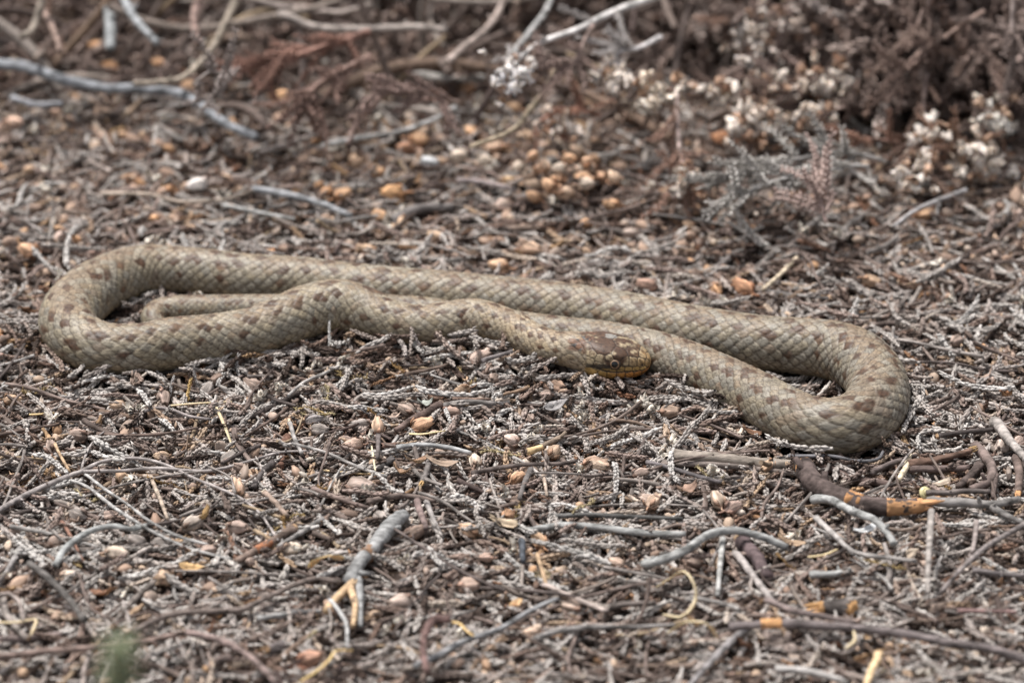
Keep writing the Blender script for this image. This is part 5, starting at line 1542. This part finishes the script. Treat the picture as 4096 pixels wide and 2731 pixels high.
snail_shell()


# ---- green shoot right in front of the lens at the bottom left
def green_shoot():
    base = at_depth(*photo('B', 800, 1480), -3.7)
    root = bpy.data.objects.new('green_shoot', None); COL.objects.link(root); root.location = base
    tag(root, 'blurred green shoot rising at the bottom left in front of everything', 'plant')
    top = at_depth(*photo('B', 812, 1130), -3.65) - base
    z0 = -base[2]
    V, F, C = tube_geo(catmull([np.array([.02, .1, z0 - .02]), np.array([.0, .05, z0 * .5]), np.array([0, 0, 0.0]), top], 14), .008, 6)
    mb = MB(); mb.add(V, F + C); link('stem', mb.mesh('stem', M_LEAF), root, color=(.22, .25, .15))
    rng = np.random.default_rng(5)
    for k in range(26):
        u = k / 25; c = top * u; a = k * 2.4
        d = np.array([math.cos(a) * .8, math.sin(a) * .8, .8]); d /= np.linalg.norm(d); s = np.cross(d, [0, 0, 1]); s /= np.linalg.norm(s)
        L = .05 * (1 - .2 * u); w = .009; g = np.cross(s, d)
        mb = MB(); mb.add([c, c + d * L * .5 + s * w, c + d * L, c + d * L * .5 - s * w, c + d * L * .5 + g * .004], [(0, 1, 4), (1, 2, 4), (2, 3, 4), (3, 0, 4), (0, 3, 2, 1)])
        link('leaf', mb.mesh('leaf', M_LEAF), root, color=(.24, .27, .17))


green_shoot()

# ------------------------------------------------------------------ heather at the back
LEAFY = [sprig_mesh('leafy_shoot', M_SPRIGC, L, n, seed=300 + i, bend=b, leaf=.026, width=.0052, open_=.62) for i, (L, n, b) in enumerate(((.12, 15, .3), (.09, 12, .5), (.16, 20, .35)))]
FLW = [blossom_mesh('flower', M_WHITE, .035, 20 + i, lobes=lb) for i, lb in enumerate((4, 4, 5, 3))]


def heather(label, area, pts, w, depth, col, leafcol, shoots=14, flowers=(), fsize=1.0, fcol=(.74, .64, .56), name='heather_branch'):
    """a heather branch: stem, leafy side shoots, papery flowers"""
    n = len(pts)
    P = np.array([at_depth(*photo(area, x, y), depth[0] + (depth[1] - depth[0]) * i / (n - 1)) for i, (x, y) in enumerate(pts)])
    for q in P:
        q[2] = max(q[2], gz(q[0], q[1]) + .02)
    r = size_at(P.mean(0), w / AREA[area][2]) / 2
    Q = catmull(P, 26); org = Q[0].copy()
    V, F, C = tube_geo(Q - org, r * np.linspace(1.1, .55, 26), 7, .18, RNG)
    mb = MB(); mb.add(V, F + C)
    root = link(name, mb.mesh(name, M_TWIG), loc=org, color=col)
    tag(root, label, 'heather branch')
    for k in range(shoots):
        i = int(RNG.uniform(.12, 1) * 25); t = Q[min(i + 1, 25)] - Q[max(i - 1, 0)]; t /= np.linalg.norm(t)
        me = LEAFY[k % 3]; L = [.12, .09, .16][k % 3] * .5
        d = t * RNG.uniform(.4, 1.1) + RNG.normal(0, .55, 3); d /= np.linalg.norm(d)
        s = RNG.uniform(.6, 1.05)
        yaw = math.atan2(d[1], d[0]); pit = -math.asin(d[2])
        o = link('side_shoot', me, root, loc=Q[i] - org + d * L * s, rot=(RNG.uniform(0, 6), pit, yaw), scale=s, color=tuple(np.array(leafcol) * RNG.uniform(.75, 1.25)))
    for k, f in enumerate(flowers):
        px, py = photo(area, f[0], f[1])
        # the flower hangs at the depth of the nearest part of the stem
        scr = np.array([[(q - CAMN) @ RGT / ((q - CAMN) @ FWD) / KX + 2048, -((q - CAMN) @ UPV) / ((q - CAMN) @ FWD) / KX + 1365.5] for q in Q])
        i = int(np.argmin(((scr - [px, py]) ** 2).sum(1)))
        p = at_depth(px, py, Q[i][1] - .03 + RNG.uniform(-.03, .01))
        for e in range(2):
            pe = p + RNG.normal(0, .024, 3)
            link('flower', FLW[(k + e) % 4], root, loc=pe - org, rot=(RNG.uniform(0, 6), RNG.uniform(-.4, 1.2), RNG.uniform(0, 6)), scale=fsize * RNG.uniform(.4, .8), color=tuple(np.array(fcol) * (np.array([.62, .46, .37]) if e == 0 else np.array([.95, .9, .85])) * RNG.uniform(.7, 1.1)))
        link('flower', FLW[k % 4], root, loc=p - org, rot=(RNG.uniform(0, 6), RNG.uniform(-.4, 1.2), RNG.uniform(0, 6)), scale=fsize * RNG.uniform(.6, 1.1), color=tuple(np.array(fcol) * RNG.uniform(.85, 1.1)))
    return root


PB = (.27, .20, .175); BB = (.235, .168, .142); GB = (.33, .305, .285)
heather('long heather branch carrying the row of pale flowers at the right', 'H', [(1780, 330), (1450, 430), (1100, 520), (700, 600), (400, 640), (40, 620)], 34, (1.35, 1.05), PB, BB, 22,
        [(80, 600), (30, 570), (160, 590), (280, 660), (330, 700), (270, 630), (400, 560), (430, 690), (400, 620), (700, 520), (660, 630), (780, 590), (800, 630), (880, 560), (930, 600), (990, 610), (1010, 530), (1090, 500), (950, 500), (1180, 550), (1250, 490), (1300, 570), (1340, 630), (1440, 490), (1400, 590), (1230, 590), (1060, 590), (640, 600)])
heather('heather shoot with a big rounded cluster of white flowers hanging in the shade', 'H', [(900, 560), (760, 640), (650, 720), (560, 800), (500, 860)], 26, (1.15, 1.02), PB, BB, 8,
        [(480, 810), (430, 760), (560, 720), (600, 790), (560, 840), (640, 800), (690, 790), (450, 860), (510, 760), (620, 730), (660, 850), (410, 820), (520, 870)], 1.05)
heather('short heather shoot with a few flowers below the long flowering branch', 'H', [(1350, 690), (1150, 720), (980, 770), (800, 770)], 24, (1.2, 1.06), PB, BB, 6, [(810, 780), (860, 760), (900, 780), (960, 820), (1040, 750), (1000, 740), (1070, 760)])
heather('drooping heather shoot hung with white bells near the right edge', 'H', [(1700, 420), (1680, 620), (1665, 850), (1655, 1050), (1640, 1270)], 34, (1.15, .78), PB, (.22, .15, .12), 16,
        [(1700, 820), (1690, 890), (1630, 910), (1680, 1000), (1700, 1080), (1690, 1140), (1640, 1260), (1740, 1060), (1710, 1020), (1620, 960), (1670, 1180), (1600, 1240), (1490, 1160), (1530, 1190)], .95, (.76, .68, .61))
heather('heather shoot ending in a white ball of flowers at the right edge', 'H', [(2330, 380), (2260, 560), (2190, 720), (2160, 790)], 30, (1.15, 1.0), PB, BB, 7, [(2120, 770), (2170, 720), (2180, 800), (2210, 760), (2100, 810), (2150, 840), (2220, 820), (2130, 730)], 1.15, (.76, .70, .63))
heather('low heather shoot with pale flowers reaching out of the right edge', 'H', [(2450, 1160), (2240, 1120), (2050, 1050), (1900, 960), (1800, 930)], 30, (1.0, .85), PB, (.24, .15, .11), 12,
        [(1840, 940), (1920, 990), (1980, 990), (2030, 970), (1960, 1140), (2030, 1090), (2130, 1110), (2240, 1150), (2100, 1170), (2160, 1100), (1990, 1030), (2310, 1140)])
heather('drooping pink stemmed heather shoot left of the dark hollow', 'H', [(10, 640), (15, 800), (30, 1000), (60, 1120), (45, 1280)], 32, (1.0, .72), (.40, .31, .28), (.28, .18, .14), 14, [(40, 1150), (50, 1230), (20, 1260), (70, 1190), (30, 1290)], .85)
heather('heather shoot with dull white flowers at the top right of centre', 'H', [(650, -40), (560, 100), (500, 230), (500, 400)], 30, (1.4, 1.2), PB, PB, 12, [(480, 120), (560, 180), (440, 220), (560, 280), (600, 60), (500, 390), (560, 350), (430, 300), (490, 200), (530, 240)], .95, (.52, .45, .40))
heather('heather shoot with sparse dull flowers beside the top right one', 'H', [(900, 0), (800, 120), (730, 230), (680, 380)], 28, (1.45, 1.25), PB, PB, 12, [(740, 120), (820, 210), (700, 190), (690, 340), (1100, 130), (780, 60), (1000, 20)], .9, (.44, .37, .33))
heather('upper grey feathery heather spray behind the right part of the snake', 'H', [(1420, 1090), (1280, 1050), (1100, 1020), (800, 1080), (500, 1150), (140, 1280)], 30, (.80, .62), GB, (.34, .315, .29), 26)
heather('lower grey feathery heather spray behind the right part of the snake', 'H', [(1300, 1120), (1100, 1120), (850, 1170), (600, 1250), (380, 1350), (210, 1490)], 30, (.72, .48), (.38, .36, .34), (.38, .355, .33), 24)
heather('brown leafy heather shoot slanting from the top right corner', 'H', [(2080, 80), (1850, 230), (1600, 400), (1480, 620)], 36, (1.2, 1.0), (.24, .17, .14), (.22, .155, .13), 20)
heather('short brown heather shoot hanging at the top near the right corner', 'H', [(1730, -40), (1640, 150), (1580, 320)], 36, (1.2, 1.1), (.30, .22, .19), (.25, .18, .15), 10)
heather('grey heather shoot hanging at the right edge near the top', 'H', [(2280, -30), (2270, 200), (2285, 440)], 36, (1.1, 1.0), (.25, .2, .18), (.22, .17, .15), 14)
heather('small pinkish heather shoot upright behind the right part of the snake', 'H', [(1015, 1500), (1000, 1420), (985, 1300), (985, 1170)], 26, (.42, .5), (.34, .25, .22), (.36, .27, .24), 12)
heather('red brown heather shoot lying level in the right hollow', 'H', [(1900, 1000), (1600, 980), (1350, 940), (1150, 930)], 30, (1.0, .95), (.24, .15, .12), (.23, .135, .10), 18)
heather('pale whitish heather branch pointing down left at the top centre', 'G', [(2250, -30), (1900, 100), (1700, 200), (1450, 290), (1310, 390), (1220, 510)], 52, (1.25, .85), (.50, .47, .45), (.46, .42, .40), 5,
        [(1200, 480), (1215, 540), (1250, 570), (1240, 500), (1300, 520), (1340, 490), (1180, 500), (1270, 460), (1380, 470)], .95, (.74, .70, .68))
heather('brown leafy shoot hanging under the pale whitish branch', 'G', [(1800, 170), (1740, 280), (1680, 400), (1420, 480)], 30, (1.1, .95), PB, (.26, .19, .165), 16)
heather('whitish drooping heather shoot right of the pale branch', 'G', [(2260, 250), (2120, 320), (1950, 370), (1970, 470), (2020, 530)], 34, (1.15, .98), (.44, .41, .40), (.42, .385, .37), 6, [(1930, 400), (1970, 470), (2010, 510), (1840, 510), (2060, 540), (1900, 560), (1960, 540)], .9)
heather('reddish heather spray with white bells above the capsule heap', 'G', [(1850, 770), (1700, 745), (1560, 760), (1450, 810), (1390, 920)], 28, (1.2, 1.05), (.28, .16, .12), (.30, .17, .125), 7, [(1540, 800), (1620, 810), (1690, 870), (1500, 910), (1560, 860)], .9, (.68, .58, .51))
heather('cluster-bearing heather shoot left of the long flowering branch', 'G', [(2500, 560), (2350, 600), (2200, 640), (2130, 720)], 28, (1.1, .98), PB, (.26, .18, .14), 8, [(2180, 620), (2240, 600), (2150, 690), (2300, 640), (2220, 670), (2280, 590), (2200, 700)], 1.0, (.70, .61, .52))
heather('reddish fluffy heather spray lying across the top left of centre', 'F', [(2480, 210), (2350, 260), (2200, 310), (1900, 400), (1560, 460)], 46, (1.3, 1.1), (.26, .15, .12), (.28, .165, .13), 34)
heather('second reddish heather spray below the fluffy one', 'F', [(2480, 380), (2350, 450), (2150, 560), (2000, 710)], 44, (1.15, .95), (.27, .18, .15), (.27, .18, .15), 20)
heather('pinkish brown feathery spray lying behind the capsules', 'G', [(900, 690), (700, 640), (480, 600), (330, 640), (260, 700)], 30, (.95, .85), (.27, .2, .17), (.28, .2, .175), 20)
heather('grey feathery heather twig lying far back at the left', 'F', [(1330, 780), (1500, 520), (1420, 480), (1290, 570)], 26, (.85, .8), (.32, .28, .26), (.33, .28, .26), 8)


def thicket():
    # the mass of dry shoots that fills the bush behind
    cv = variants('shoot', [sprig_mesh('shoot', M_BUSH, L, n, seed=400 + i, bend=b, leaf=.03, width=.0062, open_=.62) for i, (L, n, b) in enumerate(((.22, 24, .3), (.16, 18, .5), (.28, 30, .35), (.13, 15, .6)))])
    n = 6500
    x = RNG.uniform(.05, 2.3, n); y = RNG.uniform(1.12, 3.1, n)
    edge = 1.12 + .5 * (1 - sstep(.1, 1.1, x)) + .12 * np.sin(x * 5)
    hmax = .62 * sstep(0, .7, y - edge) ** .5 * sstep(.05, .8, x)
    keep = y > edge - .04
    x, y, hmax = x[keep], y[keep], hmax[keep]
    g = ground_z(np.column_stack([x, y]))
    z = g + .06 + hmax * RNG.random(len(x)) ** .7
    keep = ~((y < edge[keep] + .22) & (z < g + .12))            # hollow at the foot of the bush
    x, y, z = x[keep], y[keep], z[keep]
    rot = np.column_stack([RNG.uniform(0, 6, len(x)), RNG.normal(.35, .5, len(x)), RNG.normal(-2.0, 1.1, len(x))])
    scatter('heather_undergrowth', cv, 4, np.column_stack([x, y, z]), rot, RNG.uniform(.7, 1.25, len(x)))
    n = 1500
    x = RNG.uniform(-2.2, .6, n); y = RNG.uniform(1.5, 3.1, n)
    z = ground_z(np.column_stack([x, y])) + .05 + .22 * RNG.random(n) * sstep(1.5, 2.2, y)
    scatter('dark_undergrowth', cv, 4, np.column_stack([x, y, z]), np.column_stack([RNG.uniform(0, 6, n), RNG.normal(.1, .5, n), RNG.uniform(0, 6, n)]), RNG.uniform(.7, 1.2, n))
    # bare stems tangled along the top of the picture
    ct = variants('bare_stem', [twig_mesh('bare_stem', M_TWIGR, L, r, bend=b, seed=500 + i, rings=14) for i, (L, r, b) in enumerate(((.6, .012, .4), (.45, .010, .5), (.8, .014, .35), (.35, .008, .6)))])
    n = 330
    x = RNG.uniform(-1.9, 1.9, n); y = RNG.uniform(1.25, 3.0, n)
    g = ground_z(np.column_stack([x, y]))
    z = g + RNG.uniform(.04, .42, n) * sstep(1.2, 1.9, y) + .02
    rot = np.column_stack([RNG.uniform(0, 6, n), RNG.normal(0, .55, n), RNG.uniform(0, 6.28, n)])
    scatter('bare_stem_tangle', ct, 4, np.column_stack([x, y, z]), rot, RNG.uniform(.6, 1.1, n))


thicket()


# ------------------------------------------------------------------ what each scattered piece lies beside
MARKS = [(1405, 830, "the snake's head"), (1180, 740, "the snake's neck"), (770, 700, 'the first big bend of the snake'), (180, 740, 'the left loop of the snake'), (2010, 850, 'the right loop of the snake'),
         (1560, 880, 'the snake body right of its head'), (420, 790, 'the front left part of the snake'), (600, 590, 'the back of the snake at the left'), (1100, 640, 'the back of the snake in the middle'), (1650, 700, 'the back of the snake at the right'),
         (330, 1065, 'the long forked twig'), (590, 1170, 'the drooping end of the long forked twig'), (420, 1150, 'the two parallel pale twigs'), (210, 1220, 'the hooped grey twig'), (470, 925, 'the pale crossed straws'),
         (890, 1240, 'the grey bark branch'), (800, 1380, 'the torn tan splinters'), (980, 950, 'the torn thick brown twig'), (850, 980, 'the upright peach capsule'), (815, 1015, 'the round pinkish capsule'), (975, 980, 'the peach capsule with a hole'),
         (1180, 1010, 'the pinkish white round capsule'), (1095, 1060, 'the cream open capsule'), (1700, 1050, 'the straight cut sticks'), (1960, 1120, 'the gnarled stick'), (2100, 1155, 'the torn orange wood'), (2250, 1160, 'the grey forked stick'),
         (1960, 1190, 'the pale bowed twig'), (1650, 1240, 'the arched grey twig'), (1740, 1280, 'the dark bark slab'), (1580, 1360, 'the thin straw loop'), (1780, 1440, 'the banded stick'), (1930, 1395, 'the split orange log'), (2280, 1080, 'the curving heather root'),
         (1500, 1080 + 120, 'the long level grey twig'), (1150, 1430, 'the slate grey twig'), (980, 1440, 'the reddish upright twig'), (130, 1340, 'the dark blunt twig'), (150, 1400, 'the thick corner stick'), (560, 1400, 'the long rising brown twig'),
         (250, 1500, 'the green shoot'), (300, 1480, 'the long reddish bottom twig'), (590, 1480, 'the short dark stick with a tan end'), (640, 1300, 'the split brown stick'), (1320, 400, 'the heap of tan capsules'), (1080, 365, 'the two pale round capsules'), (960, 320, 'the level orange capsule'),
         (300, 205, 'the curved grey stem'), (700, 460, 'the grey pointing twig'), (520, 380, 'the thin pale twig behind the snake'), (905, 442, 'the bright orange pointed capsule'), (985, 480, 'the dark stub behind the snake'), (1217, 570, 'the peach capsule close behind the snake'),
         (1700, 410, 'the grey feathery sprays'), (2030, 560, 'the slanting thin grey twig at the right'), (1790, 630, 'the straight tan twig'), (2110, 400, 'the drooping heather with white bells'), (1740, 280, 'the rounded white flower cluster'), (1540, 400, 'the drooping pink stemmed shoot'),
         (1290, 290, 'the reddish spray with white bells'), (1180, 170, 'the pale whitish branch tip'), (1000, 300, 'the knotted branch'), (750, 130, 'the reddish fluffy spray'), (80, 420, 'the left edge behind the snake'), (60, 950, 'the left edge in front of the snake'), (2300, 480, 'the right edge behind the snake'), (60, 1180, 'the left edge at the lower left'), (2290, 1350, 'the right edge at the lower right'), (1400, 1250, 'the smooth tan capsule')]
MK = np.array([photo('S', a, b) for a, b, _ in MARKS])


def tell_apart():
    sets = {}
    for o in list(bpy.data.objects):
        if o.parent is None and o.get('group') and o.get('label') and o.name.split('.')[0] in ('heather_sprig', 'seed_capsule', 'twig', 'dried_flower', 'moss_strand') and 'heap' not in o['group']:
            p = np.array(o.location); d = p - CAMN; f = d @ FWD
            px = np.array([d @ RGT / f / KX + 2048, -(d @ UPV) / f / KX + 1365.5])
            dl = (MK - px) * np.array([1.0, 1.3]); i = int(np.argmin((dl ** 2).sum(1))); v = px - MK[i]
            dist = float(np.hypot(*v))
            where = ('right of' if v[0] > 0 else 'left of') if abs(v[0]) > abs(v[1]) * 1.2 else ('in front of' if v[1] > 0 else 'behind')
            if dist < 45:
                where = 'right at'
            sets.setdefault((o['label'], where, i), []).append((dist, o))
    for (lab, where, i), os_ in sets.items():
        os_.sort(key=lambda q: q[0])
        short = lab.replace(' lying on top of the litter', '').replace(' scattered in the litter', '').replace(' among the loose litter', '').replace(' fallen on the litter', '').replace(' fallen behind the snake', '').replace(' curled on the litter', '').replace(' dry ', ' ')
        words_ = [''] if len(os_) == 1 else (['close ', 'further '] if len(os_) == 2 else [''] * len(os_))
        for w, (dist, o) in zip(words_, os_):
            o['label'] = ' '.join((short + ' ' + w + where + ' ' + MARKS[i][2]).split())


tell_apart()
